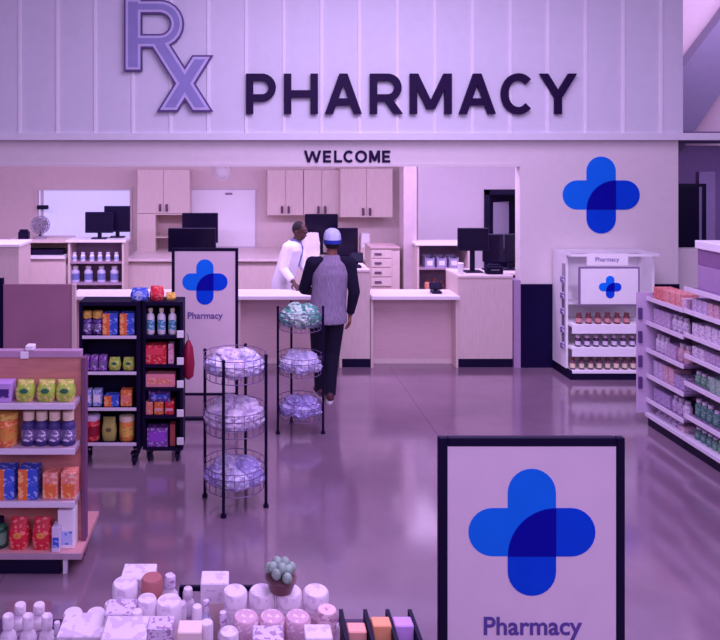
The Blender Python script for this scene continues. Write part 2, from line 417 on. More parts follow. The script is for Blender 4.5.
logo(r, 0, 0, 77 / F * Yc, 0, 0.004)

# ------------------------------------------------------------------ floor signs
def floor_sign(px, pyTop, Y, label, width=0.626, paper=POSTER):
    H = wz(pyTop, Y)
    s = thing('floor_sign', label, 'sign', (wx(px, Y), Y, 0))
    h = width / 2; z0 = 0.26
    f = B(); e = 0.03
    f.box(-h, -h + e, -0.012, 0.012, 0.03, H, 0.003); f.box(h - e, h, -0.012, 0.012, 0.03, H, 0.004)
    f.box(-h + e, h - e, -0.012, 0.012, H - e, H, 0.003); f.box(-h + e, h - e, -0.02, 0.02, z0 - 0.02, z0 + 0.005, 0.003)
    f.obj('frame', BLACK, s)
    for sx in (-1, 1):
        B().box(sx * h - (0.025 if sx > 0 else 0), sx * h + (0.025 if sx < 0 else 0), -0.2, 0.2, 0, 0.03, 0.006).obj('foot', BLACK, s)
    B().box(-h + e, h - e, -0.02, 0.02, 0.004, 0.03, 0.003).obj('crossbar', BLACK, s)
    p = B().box(-h + e, h - e, -0.008, 0.008, z0 + 0.005, H - e).obj('poster', paper, s)
    k = width / 188
    logo(p, 0, H - 95.5 * k, 128 * k, -0.008, 0.0012)
    text_mesh('Pharmacy', 25.5 * k, mat('violet_print', (96, 74, 156), 0.6), 'lettering', p, (0, -0.0095, H - 191 * k), 0.0012)
    return s
floor_sign(530.8, 436.5, 2.36, 'large framed floor sign with blue plus emblem standing nearest, beside the product table')
floor_sign(205, 248, 6.73, 'framed floor sign with blue plus emblem standing between wheeled rack and counter', 0.64, POSTER2)

# ------------------------------------------------------------------ counters
def unit(name, label, cat, loc=(0, 0, 0), group=None): return thing(name, label, cat, loc, 0, group)
def low_counter(x0, x1, label, ends=True):
    u = unit('service_counter', label, 'counter', ((x0 + x1) / 2, 8.6, 0))
    h = (x1 - x0) / 2
    B().box(-h, h, -0.25, 0.2, 0.83, 0.875, 0.004).obj('worktop', TOPW, u)
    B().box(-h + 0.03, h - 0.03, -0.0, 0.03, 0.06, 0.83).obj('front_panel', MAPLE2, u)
    B().box(-h + 0.03, h - 0.03, 0.0, 0.03, 0, 0.06).obj('toe_kick', MAPLE, u)
    for s in (-1, 1): B().box(s * h, s * (h - 0.03), -0.18, 0.2, 0, 0.83).obj('end_panel', MAPLE, u)
    return u
def tall_counter(x0, x1, label, zt=1.11, kick=True):
    u = unit('tall_counter', label, 'counter', ((x0 + x1) / 2, YW, 0)); h = (x1 - x0) / 2
    B().box(-h, h, -0.0, 0.5, 0.1, zt - 0.03).obj('cabinet_body', MAPLE, u)
    B().box(-h, h, -0.02, 0.52, zt - 0.03, zt, 0.004).obj('worktop', mat('pale_pink_top', (238, 222, 218), 0.4), u)
    B().box(-h, h - (0), -0.004, 0.4, 0, 0.1).obj('toe_kick', BLACK, u)
    return u
xc = [wx(p, YW) for p in (370.5, 457.5, 512.5)]
low_counter(xc[0] + 0.0, xc[1], 'low white topped counter between the two tall light wood counters')
tc_ = tall_counter(xc[1] + 0.004, xc[2], 'tall light wood counter carrying the black till monitors')
B().box((xc[2] - xc[1]) / 2, (xc[2] - xc[1]) / 2 + 0.22, 0.17, 0.52, 1.08, 1.11, 0.004).obj('worktop_return', mat('pale_pink_top', (238, 222, 218), 0.4), tc_)
tall_counter(wx(342, YW), xc[0] - 0.004, 'narrow tall light wood counter behind the standing customer', 1.18)
low_counter(wx(238, YW), wx(342, YW) - 0.004, 'low white topped counter where the person in white coat stands')
low_counter(wx(70, 8.4), wx(238, YW) - 0.004, 'low white topped counter behind the black wheeled racks')

# plum privacy panel
p = unit('privacy_panel', 'plum grey privacy panel with dark edge behind the wooden product rack', 'panel', (wx(38, 8.1), 8.1, 0))
hh = (wx(73, 8.1) - wx(4, 8.1)) / 2
B().box(-hh, hh, -0.015, 0.015, 0.06, wz(284, 8.1), 0.003).obj('sheet', PLUM, p)
B().box(-hh - 0.05, -hh, -0.03, 0.03, 0, wz(278, 8.1)).obj('post', NAVY, p)
B().box(hh, hh + 0.04, -0.03, 0.03, 0, wz(284, 8.1)).obj('post', MAPLE, p)
B().box(-hh, hh, -0.15, 0.15, 0, 0.06, 0.01).obj('foot', NAVY, p)
# wide light panelled end at the far left
u = unit('tall_counter', 'tall light wood counter end standing left of the plum privacy panel', 'counter', (wx(-14, 9.0), 9.0, 0))
B().box(-0.42, 0.42, 0, 0.5, 0.1, 1.38).obj('cabinet_body', MAPLE, u); B().box(-0.44, 0.44, -0.02, 0.52, 1.38, 1.42, 0.004).obj('worktop', TOPW, u)
B().box(-0.4, 0.4, 0.03, 0.5, 0, 0.1).obj('toe_kick', BLACK, u)

# work row behind the counter
YR = 10.2
def hutch(x0, x1, ztop, zsh, Yf, dep, label, closed_below):
    u = unit('open_hutch', label, 'hutch', ((x0 + x1) / 2, Yf, 0)); h = (x1 - x0) / 2
    for s in (-1, 1): B().box(s * h, s * (h - 0.03), 0, dep, 0, ztop - 0.035).obj('side_panel', MAPLE, u)
    B().box(-h - 0.03, h + 0.03, -0.03, dep, ztop - 0.035, ztop, 0.003).obj('top', TOPW, u)
    B().box(-h + 0.03, h - 0.03, dep - 0.02, dep, 0, ztop - 0.035).obj('back_panel', mat('mauve_back', (150, 124, 150), 0.6), u)
    for z in zsh: B().box(-h + 0.03, h - 0.03, 0.01, dep - 0.02, z - 0.025, z).obj('shelf', mat('mauve_shelf', (176, 150, 166), 0.5), u)
    B().box(-h + 0.03, h - 0.03, 0.0, 0.02, 0, closed_below).obj('door', MAPLE, u)
    return u
hl0, hl1 = wx(68, YR), wx(124, YR)
zl = [wz(262.5, YR) + 0.0, wz(284, YR), wz(296, YR)]
hutch(hl0, hl1, wz(240, YR) , [wz(262, YR), wz(283.5, YR), 0.5], YR, 0.4, 'open light wood hutch of white bottles below the two left monitors', 0.46)
# desk with dark slot
u = unit('work_desk', 'light wood desk with dark keyboard slot below the lit window', 'desk', (wx(38, YR), YR, 0))
dl = (hl0 - 0.035 - wx(8, YR)) / 2; u.location.x = wx(8, YR) + dl
zt = wz(240, YR)
B().box(-dl, dl, -0.01, 0.6, zt - 0.04, zt).obj('worktop', MAPLE, u)
B().box(-dl, dl, 0.0, 0.03, 0, wz(259, YR)).obj('front_panel', MAPLE, u)
B().box(-dl + 0.2, dl, -0.04, 0.5, wz(258.5, YR), wz(255.5, YR)).obj('keyboard_shelf', TOPW, u)
B().box(-dl + 0.22, dl - 0.06, 0.05, 0.3, wz(255.5, YR), wz(255.5, YR) + 0.075).obj('keyboard_drawer', DARK, u)
B().box(-dl, -dl + 0.2, 0.0, 0.5, wz(259, YR), zt - 0.04).obj('side_panel', MAPLE, u)
B().box(-dl + 0.2, dl, 0.5, 0.53, 0.9, zt - 0.04).obj('back_panel', MAPLE, u)
# long back counter
u = unit('back_counter', 'long back counter of light wood under the wall cabinets and whiteboard', 'counter', (0, 10.6, 0))
bx0, bx1 = wx(126, 10.6), 2.4
B().box(bx0, bx1, -0.02, 1.38, 0.965, 1.0, 0.003).obj('worktop', mat('pale_pink_top', (238, 222, 218), 0.4), u)
B().box(bx0, bx1, 0.06, 1.38, 0.1, 0.93).obj('cabinet_body', MAPLE, u)
B().box(bx0, bx1, 0.08, 1.38, 0.93, 0.965).obj('shadow_rail', MAPLE, u)
B().box(bx0, bx1, 0.12, 1.38, 0, 0.1).obj('toe_kick', BLACK, u)
# drawer pedestal
Yd = 9.95
u = unit('drawer_unit', 'tall light wood unit of four small drawers with dark pulls', 'drawers', (wx(383, Yd), Yd, 0)); h = (wx(400, Yd) - wx(371, Yd)) / 2
u.location.x = (wx(371, Yd) + wx(400, Yd)) / 2
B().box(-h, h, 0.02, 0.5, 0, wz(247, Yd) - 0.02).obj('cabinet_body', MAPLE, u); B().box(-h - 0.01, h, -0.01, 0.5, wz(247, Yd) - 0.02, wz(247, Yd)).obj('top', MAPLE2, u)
for py in (254, 263, 272.5, 282):
    z = wz(py, Yd)
    dr = B().box(-h + 0.01, h - 0.12, 0.0, 0.02, z - 0.058, z + 0.058, 0.003).obj('drawer', MAPLE, u)
    B().box(-h + 0.05, -h + 0.15, -0.015, 0.0, z - 0.015, z + 0.015, 0.004).obj('pull', mat('mauve_pull', (110, 84, 110), 0.4), dr)
struct('wall_pillar', B().box(wx(404, Yd), wx(417, Yd), Yd + 0.02, Yd + 0.3, 0, 2.75), mat('pillar_paint', (204, 184, 188), 0.6))
# right hutch
Yh = 9.8
hr0, hr1 = wx(417, Yh), wx(470, Yh)
hutch(hr0, hr1, wz(243, Yh), [wz(268, Yh), wz(292, Yh)], Yh, 0.4, 'open light wood hutch of pale bins beside the till monitors', 0.55)

# wall cabinets
def wall_cabinet(p0, p1, y0, y1, Yf, label, niche=False):
    x0, x1, z0, z1 = wx(p0, Yf), wx(p1, Yf), wz(y1, Yf), wz(y0, Yf)
    u = unit('wall_cabinet', label, 'cabinet', ((x0 + x1) / 2, Yf, z0)); h = (x1 - x0) / 2 - 0.003; H = z1 - z0
    B().box(-h, h, 0.02, YB - Yf, 0, H).obj('cabinet_body', MAPLE, u)
    for s in (-1, 1):
        dd = B().box(s * 0.003, s * (h - 0.003), 0, 0.02, 0.004, H - 0.004, 0.003).obj('door', MAPLE, u)
        B().tube([(s * 0.055, 0.0, 0.05), (s * 0.055, -0.03, 0.05), (s * 0.055, -0.03, 0.14), (s * 0.055, 0, 0.14)], 0.02, 8).obj('handle', mat('bronze_handle', (112, 82, 104), 0.4, metal=0.3), dd)
    return u
wall_cabinet(267, 303.5, 170, 215.5, 11.6, 'light wood wall cabinet nearest the whiteboard above the back counter')
wall_cabinet(303.5, 340, 170, 215.5, 11.6, 'light wood wall cabinet in the middle of the row of three')
wall_cabinet(340, 393, 168.5, 217.5, 11.45, 'wide light wood wall cabinet above the drawer unit')
wall_cabinet(137, 190, 169.5, 213.5, 11.5, 'light wood wall cabinet between the lit window and whiteboard')
u = unit('open_shelf_unit', 'light wood open niche shelf below the wall cabinet beside the whiteboard', 'shelf', ((wx(137, 11.5) + wx(190, 11.5)) / 2, 11.5, 1.0))
h = (wx(190, 11.5) - wx(137, 11.5)) / 2 - 0.004; H = wz(213.5, 11.5) - 1.0 - 0.003
B().box(-h, -h + 0.3, 0, 0.48, 0, H).obj('side_panel', MAPLE, u); B().box(h - 0.02, h, 0, 0.48, 0, H).obj('side_panel', MAPLE, u)
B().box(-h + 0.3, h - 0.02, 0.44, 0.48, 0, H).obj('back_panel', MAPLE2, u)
for z in (H - 0.02, 0.22): B().box(-h + 0.3, h - 0.02, 0.0, 0.44, z, z + 0.02).obj('shelf', MAPLE, u)

w = unit('whiteboard', 'blank whiteboard with thin pale frame on the back wall', 'whiteboard', ((wx(191, YB) + wx(255, YB)) / 2, YB, 1.02))
h = (wx(255, YB) - wx(191, YB)) / 2; H = wz(190, YB) - 1.02
B().box(-h, h, -0.018, -0.002, 0, H).obj('board', mat('whiteboard_white', (250, 248, 252), 0.3, var=0.01), w)
b = B()
for a in ((-h - 0.025, -h, -0.025, H + 0.02), (h, h + 0.025, -0.025, H + 0.02)): b.box(a[0], a[1], -0.025, 0, a[2], a[3])
b.box(-h, h, -0.025, 0, H, H + 0.02); b.box(-h, h, -0.025, 0, -0.025, 0); b.obj('frame', mat('pale_frame', (206, 196, 210), 0.4, metal=0.2), w)
B().box(0.04, 0.16, -0.04, -0.018, H - 0.08, H - 0.045, 0.004).obj('clip', GREY, w)
w = unit('dome_camera', 'small white dome camera on the back wall above the whiteboard', 'camera', (wx(222, YB), YB, wz(172, YB)))
B().cyl((0, 0, 0), (0, -0.03, 0), 0.14, 0.14, 24).obj('mount', WHITE, w); B().ball((0, -0.03, 0), 0.12, (1, 0.7, 1), 24, 14).obj('dome', WHITE, w, smooth=True)

# ------------------------------------------------------------------ monitors and devices
def monitor(px0, px1, py0, py1, Y, zbase, label, rz=0.0, two=False):
    x0, x1, z0, z1 = wx(px0, Y), wx(px1, Y), wz(py1, Y), wz(py0, Y)
    m = unit('monitor', label, 'monitor', ((x0 + x1) / 2, Y, zbase)); m.rotation_euler.z = rz
    h = (x1 - x0) / 2; a, c = z0 - zbase, z1 - zbase
    hs = B().box(-h, h, 0, 0.035, a, c, 0.008).obj('housing', DARK, m)
    B().box(-h + 0.015, h - 0.015, -0.002, 0.0, a + 0.025, c - 0.015).obj('screen', mat('screen_black', (26, 18, 46), 0.15, var=0.05), hs)
    B().box(-0.03, 0.03, 0.035, 0.06, 0.015, (a + c) / 2, 0.005).obj('stand', DARK, m)
    B().box(-0.11, 0.11, -0.05, 0.13, 0.0, 0.015, 0.005).obj('base', DARK, m)
    return m
zh = wz(240, YR)
monitor(85, 113, 212, 233, 10.35, zh, 'black monitor on the bottle hutch, the lower left of its pair')
monitor(104, 130, 206, 232, 10.52, zh, 'black monitor on the bottle hutch, the taller one of its pair')
monitor(182, 218, 213, 243, 11.1, 1.0, 'black monitor on the back counter in front of the whiteboard')
monitor(168, 216, 228, 252, 8.66, 0.875, 'wide black monitor on the low counter just behind the floor sign')
monitor(305, 338, 214, 240, 11.15, 1.0, 'dark monitor under the middle wall cabinet on the back counter')
monitor(337, 358, 228, 256, 10.85, 1.0, 'dark narrow monitor on the back counter right of the capped customer')
monitor(458, 489, 228, 251, 8.66, 1.11, 'black till monitor on the tall counter, nearest the low counter')
monitor(483, 504, 234, 262, 8.78, 1.11, 'black upright till screen in the middle of the tall counter')
monitor(505, 518, 234, 262, 8.85, 1.11, 'small black screen at the wall end of the tall counter')
u = unit('receipt_printer', 'black receipt printer on the tall counter below the till monitors', 'printer', (wx(493, 8.58), 8.58, 1.11))
B().box(-0.1, 0.1, -0.08, 0.03, 0, 0.1, 0.012).obj('housing', BLACK, u); B().box(-0.07, 0.07, -0.06, 0.0, 0.1, 0.12, 0.006).obj('lid', DARK, u); B().box(-0.05, 0.05, -0.086, -0.08, 0.05, 0.058).obj('paper_slot', GREY, u)
u = unit('card_reader', 'dark card payment terminal on the narrow tall counter', 'card terminal', (wx(357, 8.6), 8.6, 1.18))
B().box(-0.05, 0.05, -0.06, 0.06, 0, 0.03, 0.008).obj('base', DARK, u); B().cyl((0, 0.02, 0.03), (0, 0.02, 0.09), 0.018).obj('stem', DARK, u)
B().box(-0.075, 0.075, -0.02, 0.03, 0.06, 0.18, 0.01, Matrix.Rotation(math.radians(-25), 4, 'X')).obj('keypad', DARK, u)
u = unit('card_reader', 'dark card payment terminal on the low counter before the pale bins', 'card terminal', (wx(436, 8.55), 8.55, 0.875))
B().box(-0.06, 0.06, -0.06, 0.06, 0, 0.03, 0.008).obj('base', DARK, u); B().cyl((0, 0.02, 0.03), (0, 0.02, 0.07), 0.018).obj('stem', DARK, u)
B().box(-0.08, 0.08, -0.03, 0.03, 0.045, 0.13, 0.01, Matrix.Rotation(math.radians(-25), 4, 'X')).obj('keypad', DARK, u)
# desk fan
u = unit('desk_fan', 'grey round desk fan on the desk before the lit window', 'fan', (wx(40, 10.4), 10.4, zh))
B().lathe([(0.1, 0), (0.1, 0.02), (0.03, 0.035)], n=20).obj('base', GREY, u); B().cyl((0, 0, 0.03), (0, 0.03, 0.14), 0.018).obj('stem', DARK, u)
b = B()
cz = 0.2
for rr in (0.04, 0.07, 0.1, 0.13):
    for yy in (-0.03, 0.05):
        b.tube([(rr * math.cos(2 * PI * k / 20), yy, cz + rr * math.sin(2 * PI * k / 20)) for k in range(20)], 0.006, 5, True)
for k in range(16):
    a = 2 * PI * k / 16
    for yy in (-0.03, 0.05): b.cyl((0.02 * math.cos(a), yy, cz + 0.02 * math.sin(a)), (0.13 * math.cos(a), yy, cz + 0.13 * math.sin(a)), 0.005, n=5)
    b.cyl((0.13 * math.cos(a), -0.03, cz + 0.13 * math.sin(a)), (0.13 * math.cos(a), 0.05, cz + 0.13 * math.sin(a)), 0.005, n=5)
b.obj('cage', GREY, u)
b = B(); b.ball((0, 0.01, cz), 0.04)
for k in range(4): b.ball((0.068 * math.cos(k * PI / 2 + 0.4), 0.01, cz + 0.068 * math.sin(k * PI / 2 + 0.4)), 0.048, (1, 0.12, 1), 10, 8)
b.obj('blades', mat('fan_blade', (120, 108, 130), 0.4), u)
u = unit('stapler_box', 'small black box on the desk beside the grey fan', 'box', (wx(24, 10.35), 10.35, zh))
B().box(-0.075, 0.075, -0.05, 0.05, 0, 0.11, 0.01).obj('body', BLACK, u); B().box(-0.06, 0.06, -0.04, 0.04, 0.11, 0.14, 0.008).obj('lid', DARK, u)
u = unit('security_camera', 'small dark camera on the frame of the lit window', 'camera', (wx(50, YB - 0.02), YB - 0.035, wz(207, YB)))
u.location.x = wx0 + 0.085
B().cyl((0, 0, 0), (0.02, -0.08, -0.01), 0.012).obj('arm', GREY, u); B().box(-0.06, 0.13, -0.13, -0.07, -0.03, 0.04, 0.01).obj('housing', DARK, u)
# cup, bag, items
u = unit('paper_cup', 'small white cup at the edge of the tall counter', 'cup', (wx(460, 8.56), 8.54, 1.11))
B().lathe([(0.028, 0), (0.038, 0.12), (0.038, 0.125)], n=18).obj('body', WHITE, u); B().lathe([(0.04, 0.12), (0.04, 0.132), (0.02, 0.14)], n=18).obj('lid', TOPW, u)
b = B(); b.box(-0.125, 0.125, -0.07, 0.07, 0, 0.38, 0.02, seg=2)
bmesh.ops.subdivide_edges(b.bm, edges=list(b.bm.edges), cuts=4, use_grid_fill=True)
for v in b.bm.verts:
    n_ = noise.noise_vector(v.co * 11); v.co += n_ * 0.022
    if v.co.z > 0.3: v.co.x *= 0.92; v.co.y *= 0.6
    v.co.z = max(v.co.z, 0)
bag = tag(b.obj('paper_bag', mat('paper_white', (246, 240, 246), 0.7, var=0.06), None, (wx(311, 10.8), 10.8, 1.0), True), 'crumpled white paper bag on the back counter between the two people', 'bag')
u = unit('paper_tray', 'white paper stack in a tray left of the drawer unit', 'papers', (wx(364.5, 10.9), 10.9, 1.0))
B().box(-0.07, 0.07, -0.1, 0.1, 0, 0.3, 0.004).obj('holder', MAPLE, u); B().box(-0.06, 0.06, -0.103, 0.08, 0.15, 0.36).obj('paper', WHITE, u)

# ------------------------------------------------------------------ product makers
def carton(w, d, h, m, lab=None, band=(0.25, 0.7), name='carton', inset=0.12):
    o = B().box(-w / 2, w / 2, -d / 2, d / 2, 0, h, 0.003).obj(name, m)
    if lab: B().box(-w * (0.5 - inset), w * (0.5 - inset), -d / 2 - 0.0012, -d / 2, h * band[0], h * band[1]).obj('label_panel', lab, o)
    return o
def bottle(r, h, m, cap, lab=None, neck=0.45, name='bottle', capr=None, n=14, caph=0.18):
    capr = capr or r * neck * 1.25
    hb = h * (1 - caph)
    o = B().lathe([(r * 0.9, 0), (r, 0.006), (r, hb * 0.78), (r * 0.85, hb * 0.88), (r * neck, hb * 0.95), (r * neck, hb)], n=n).obj(name, m, smooth=True)
    B().lathe([(capr, hb), (capr, h - 0.004), (capr * 0.85, h)], n=n).obj('cap', cap, o, smooth=True)
    if lab: B().lathe([(r * 1.012, hb * 0.2), (r * 1.012, hb * 0.66)], n=n).obj('label_band', lab, o, smooth=True)
    return o
def jar(r, h, m, lid, lab=None, name='jar', n=18, lidh=0.2):
    hb = h * (1 - lidh)
    o = B().lathe([(r * 0.92, 0), (r, 0.008), (r, hb - 0.008), (r * 0.9, hb)], n=n).obj(name, m, smooth=True)
    B().lathe([(r * 1.02, hb), (r * 1.02, h - 0.006), (r * 0.9, h)], n=n).obj('lid', lid, o, smooth=True)
    if lab: B().lathe([(r * 1.01, hb * 0.25), (r * 1.01, hb * 0.75)], n=n).obj('label_band', lab, o, smooth=True)
    return o
def pouch(w, d, h, m, lab=None, name='pouch'):
    b = B(); secs = []
    for i in range(9):
        t = i / 8; k = (0.85 + 0.15 * math.sin(PI * min(1, t * 1.3)))
        dy = d / 2 * (0.8 + 0.3 * math.sin(PI * t)) * (1 - t ** 3) + 0.004
        secs.append(((0, 0, t * h), w / 2 * k, dy))
    # squared outline
    bm = b.bm; rings = []
    for c, rx_, ry_ in secs:
        rings.append([bm.verts.new((rx_ * math.copysign(abs(math.cos(q)) ** 0.5, math.cos(q)), ry_ * math.copysign(abs(math.sin(q)) ** 0.6, math.sin(q)), c[2])) for q in [2 * PI * (j + 0.5) / 16 for j in range(16)]])
    for i in range(8):
        for j in range(16): bm.faces.new((rings[i][j], rings[i][(j + 1) % 16], rings[i + 1][(j + 1) % 16], rings[i + 1][j]))
    bm.faces.new(list(reversed(rings[0]))); bm.faces.new(rings[-1])
    o = b.obj(name, m, smooth=True)
    if lab: B().ball((0, -d * 0.5, h * 0.42), w * 0.27, (1, 0.12, 1.0), 14, 8).obj('label_patch', lab, o, smooth=True)
    return o
C = lambda n, rgb, **k: mat(n, rgb, **({'rough': 0.45} | k))
ORANGE = C('orange_card', (236, 120, 60), ink=(252, 186, 120), inkscale=(34, 34, 50)); YELLOW = C('yellow_card', (234, 196, 90), ink=(206, 140, 70), inkscale=(34, 34, 50)); GREEN = C('lime_green_card', (164, 196, 70), ink=(226, 214, 120), inkscale=(34, 34, 50)); DGREEN = C('deep_green_card', (50, 110, 74), ink=(20, 60, 50), inkscale=(34, 34, 50))
BLUE = C('blue_card', (60, 90, 200), ink=(150, 170, 240), inkscale=(34, 34, 50)); PURPLE = C('purple_card', (132, 76, 170), ink=(196, 160, 226), inkscale=(34, 34, 50)); DPURPLE = C('deep_purple', (74, 44, 120), ink=(150, 120, 190), inkscale=(34, 34, 50)); RED = C('red_card', (216, 38, 60), ink=(246, 130, 120), inkscale=(34, 34, 50)); CORAL = C('coral_card', (240, 140, 120), ink=(250, 196, 170), inkscale=(34, 34, 50))
CREAM = C('cream_cap', (240, 222, 190)); PALE = C('pale_lilac', (226, 212, 236)); PINK = C('pink_card', (238, 178, 196), ink=(200, 130, 160), inkscale=(34, 34, 50)); ROSE = C('dusty_rose', (204, 150, 172), ink=(240, 214, 226), inkscale=(34, 34, 50)); ICE = C('ice_blue', (190, 205, 246), ink=(110, 130, 210), inkscale=(34, 34, 50)); INDIGO = C('indigo_bottle', (66, 56, 120)); BROWN = C('brown_glass', (108, 54, 58)); TEAL = C('teal_label', (80, 160, 190), ink=(210, 230, 240), inkscale=(34, 34, 50)); GOLD = C('gold_card', (224, 160, 70), ink=(240, 110, 60), inkscale=(34, 34, 50)); LILAC = C('lilac_card', (206, 160, 232)); WHITEP = C('white_plastic', (248, 244, 248)); GRN2 = C('muted_green', (110, 150, 120)); SLATE = C('slate_violet', (120, 104, 150), ink=(226, 216, 244), inkscale=(34, 34, 50))

# ------------------------------------------------------------------ wooden product rack (front left)
YF = 4.2
r = unit('product_rack', 'wooden backed product rack with white shelf edges standing nearest the camera', 'rack', (-1.55, YF, 0))
xl, xr_ = -0.55, -1.015 + 1.55
zs = [wz(404, YF) , wz(449, YF), wz(502, YF), wz(553, YF)]
B().box(xl, xr_, 0.15, 0.18, 0.1, wz(357, YF + 0.15)).obj('back_panel', REDWOOD, r)
B().box(xr_ + 0.001, xr_ + 0.03, 0.13, 0.19, 0.05, wz(357, YF + 0.15), 0.003).obj('upright', mat('plum_upright', (120, 76, 110), 0.5), r)
for i, z in enumerate(zs[:3]):
    sh = B().box(xl, xr_ - 0.005, 0.0, 0.15, z - 0.028, z).obj('shelf', mat('mauve_shelf', (176, 150, 166), 0.5), r)
    B().box(xl, xr_ - 0.005, -0.008, 0.0, z - 0.03, z + 0.003).obj('shelf_edge', SHELFW, sh)
dk = B().box(xl, xr_ + 0.035, 0.0, 0.5, zs[3] - 0.03, zs[3]).obj('base_deck', mat('pinkish_wood', (206, 150, 150), 0.5), r)
B().box(xl, xr_ + 0.035, -0.008, 0.0, zs[3] - 0.035, zs[3]).obj('shelf_edge', mat('mauve_shelf', (176, 150, 166), 0.5), dk)
B().box(xl, xr_ - 0.1, 0.03, 0.45, 0.0, zs[3] - 0.03).obj('plinth', BLACK, r)
B().box(xr_ - 0.085, xr_ - 0.06, 0.03, 0.055, 0.0, zs[3] - 0.03).obj('levelling_foot', SHELFW, r)
tr = B().box(xl, xr_, 0.14, 0.19, wz(357.5, YF + 0.15), wz(350, YF + 0.15), 0.004).obj('top_rail', mat('mauve_rail', (190, 152, 180), 0.5), r)
tg = B(); xt = wx(26, YF + 0.15) + 1.55
tg.box(xt - 0.03, xt + 0.02, 0.132, 0.14, wz(358, YF + 0.15), wz(351, YF + 0.15), 0.002); tg.box(xt, xt + 0.05, 0.132, 0.19, wz(350, YF + 0.15), wz(345, YF + 0.15), 0.004); tg.obj('tag', WHITEP, tr)
PPM = F / YF
def sx(px, Y): return wx(px, Y)
yp = YF + 0.075
def put(proto, px, z, Y, label, cat, group=None, rz=0.0): return place(proto, (wx(px, Y), Y, z), rz, label, cat, group)
put(carton(0.105, 0.1, 0.115, C('violet_white_card', (196, 160, 226)), DPURPLE), 5, zs[0], yp, 'violet and white carton beside green pouches on the wooden rack', 'carton')
pg = pouch(0.115, 0.09, 0.125, GREEN, DGREEN)
for px in (26, 47, 66): put(pg, px, zs[0], yp, 'lime green pouch with darker patch on top shelf of wooden rack', 'pouch', 'green pouches on the wooden rack')
put(jar(0.06, 0.2, ORANGE, YELLOW, GOLD), 8, zs[1], yp, 'large orange jar on second shelf of wooden rack', 'jar')
pi = bottle(0.043, 0.205, INDIGO, CREAM, SLATE, 0.6, 'bottle', 0.034, 16, 0.26)
for px in (29, 42, 55, 68.5): put(pi, px, zs[1], yp, 'indigo bottle with cream cap on second shelf of wooden rack', 'bottle', 'indigo bottles on the wooden rack')
po = carton(0.115, 0.1, 0.092, BLUE, ORANGE, (0.0, 1.0), 'carton', 0.02)
# orange left half, blue right half
for ch in kids(po): ch.data.transform(Matrix.Translation((-0.028, 0, 0)) @ Matrix.Diagonal((0.5, 1, 1, 1)))
for px in (7, 30):
    for k in range(2): put(po, px, zs[2] + 0.0925 * k, yp, 'half orange half blue carton stacked in twos on the wooden rack', 'carton', 'orange and blue cartons on the wooden rack')
pc = carton(0.09, 0.09, 0.16, CORAL, ORANGE, (0.1, 0.6))
for px in (52, 70): put(pc, px, zs[2], yp, 'coral carton with orange front on third shelf of wooden rack', 'carton', 'coral cartons on the wooden rack')
put(bottle(0.045, 0.18, DGREEN, BLACK, GRN2), 0, zs[3], yp, 'dark green bottle on the lowest deck of the wooden rack', 'bottle')
pr = pouch(0.12, 0.1, 0.18, RED, GOLD)
for px in (20, 43): put(pr, px, zs[3], yp, 'red pouch with gold patch on lowest deck of wooden rack', 'pouch', 'red pouches on the wooden rack')
put(carton(0.1, 0.1, 0.235, WHITEP, ICE, (0.1, 0.45)), 68, zs[3], yp + 0.02, 'tall white carton with pale blue panel on lowest deck of wooden rack', 'carton')
put(carton(0.05, 0.08, 0.15, PALE, BLUE, (0.2, 0.6)), 57.5, zs[3], yp - 0.03, 'slim pale carton beside the tall white one on the wooden rack', 'carton')

# ------------------------------------------------------------------ black wheeled racks
def caster(b, x, y):
    b.cyl((x - 0.012, y, 0.035), (x + 0.012, y, 0.035), 0.035, n=16)
    b.box(x - 0.02, x - 0.014, y - 0.02, y + 0.02, 0.03, 0.1); b.box(x + 0.014, x + 0.02, y - 0.02, y + 0.02, 0.03, 0.1); b.box(x - 0.025, x + 0.025, y - 0.025, y + 0.025, 0.09, 0.105)
def wheel_rack(px0, px1, Y, ys, ytop, label, edge, dep=0.22):
    x0, x1 = wx(px0, Y), wx(px1, Y); h = (x1 - x0) / 2
    u = unit('wheeled_rack', label, 'rack', ((x0 + x1) / 2, Y, 0)); zt = wz(ytop, Y)
    B().box(-h, h, dep - 0.02, dep, 0.105, zt).obj('back_panel', BLACK, u)
    for s in (-1, 1): B().box(s * h, s * (h - 0.025), 0, dep - 0.02, 0.105, zt).obj('side_panel', BLACK, u)
    B().box(-h + 0.025, h - 0.025, 0, dep - 0.02, zt - 0.03, zt).obj('top', BLACK, u)
    zz = []
    for py in ys:
        z = wz(py, Y); zz.append(z)
        sh = B().box(-h + 0.026, h - 0.026, 0.005, dep - 0.021, z - 0.022, z).obj('shelf', BLACK, u)
        B().box(-h + 0.026, h - 0.026, -0.003, 0.005, z - 0.022, z + 0.002).obj('shelf_edge', edge, sh)
    for x in (-h + 0.05, h - 0.05):
        for y in (0.05, dep - 0.05):
            b = B(); caster(b, x, y); b.obj('caster', DARK, u)
    return u, zz
Y2 = 5.7
rk, z2 = wheel_rack(79, 139.5, Y2, (336, 372, 408, 443), 302, 'black wheeled rack with pale shelf edges behind the wooden rack', SHELFW)
yq = Y2 + 0.08
q = bottle(0.045, 0.19, DPURPLE, YELLOW, SLATE, 0.75, 'jar', 0.042, 16, 0.3)
for px in (87, 98): put(q, px, z2[0], yq, 'dark purple jar with yellow lid on top shelf of wheeled rack', 'jar', 'yellow lidded jars on the wheeled rack')
po2 = carton(0.12, 0.1, 0.088, BLUE, ORANGE, (0, 1), 'carton', 0.02)
for ch in kids(po2): ch.data.transform(Matrix.Translation((-0.03, 0, 0)) @ Matrix.Diagonal((0.5, 1, 1, 1)))
for px in (111, 128):
    for k in range(2): put(po2, px, z2[0] + 0.0885 * k, yq, 'half orange half blue carton stacked on top shelf of wheeled rack', 'carton', 'orange and blue cartons on the wheeled rack')
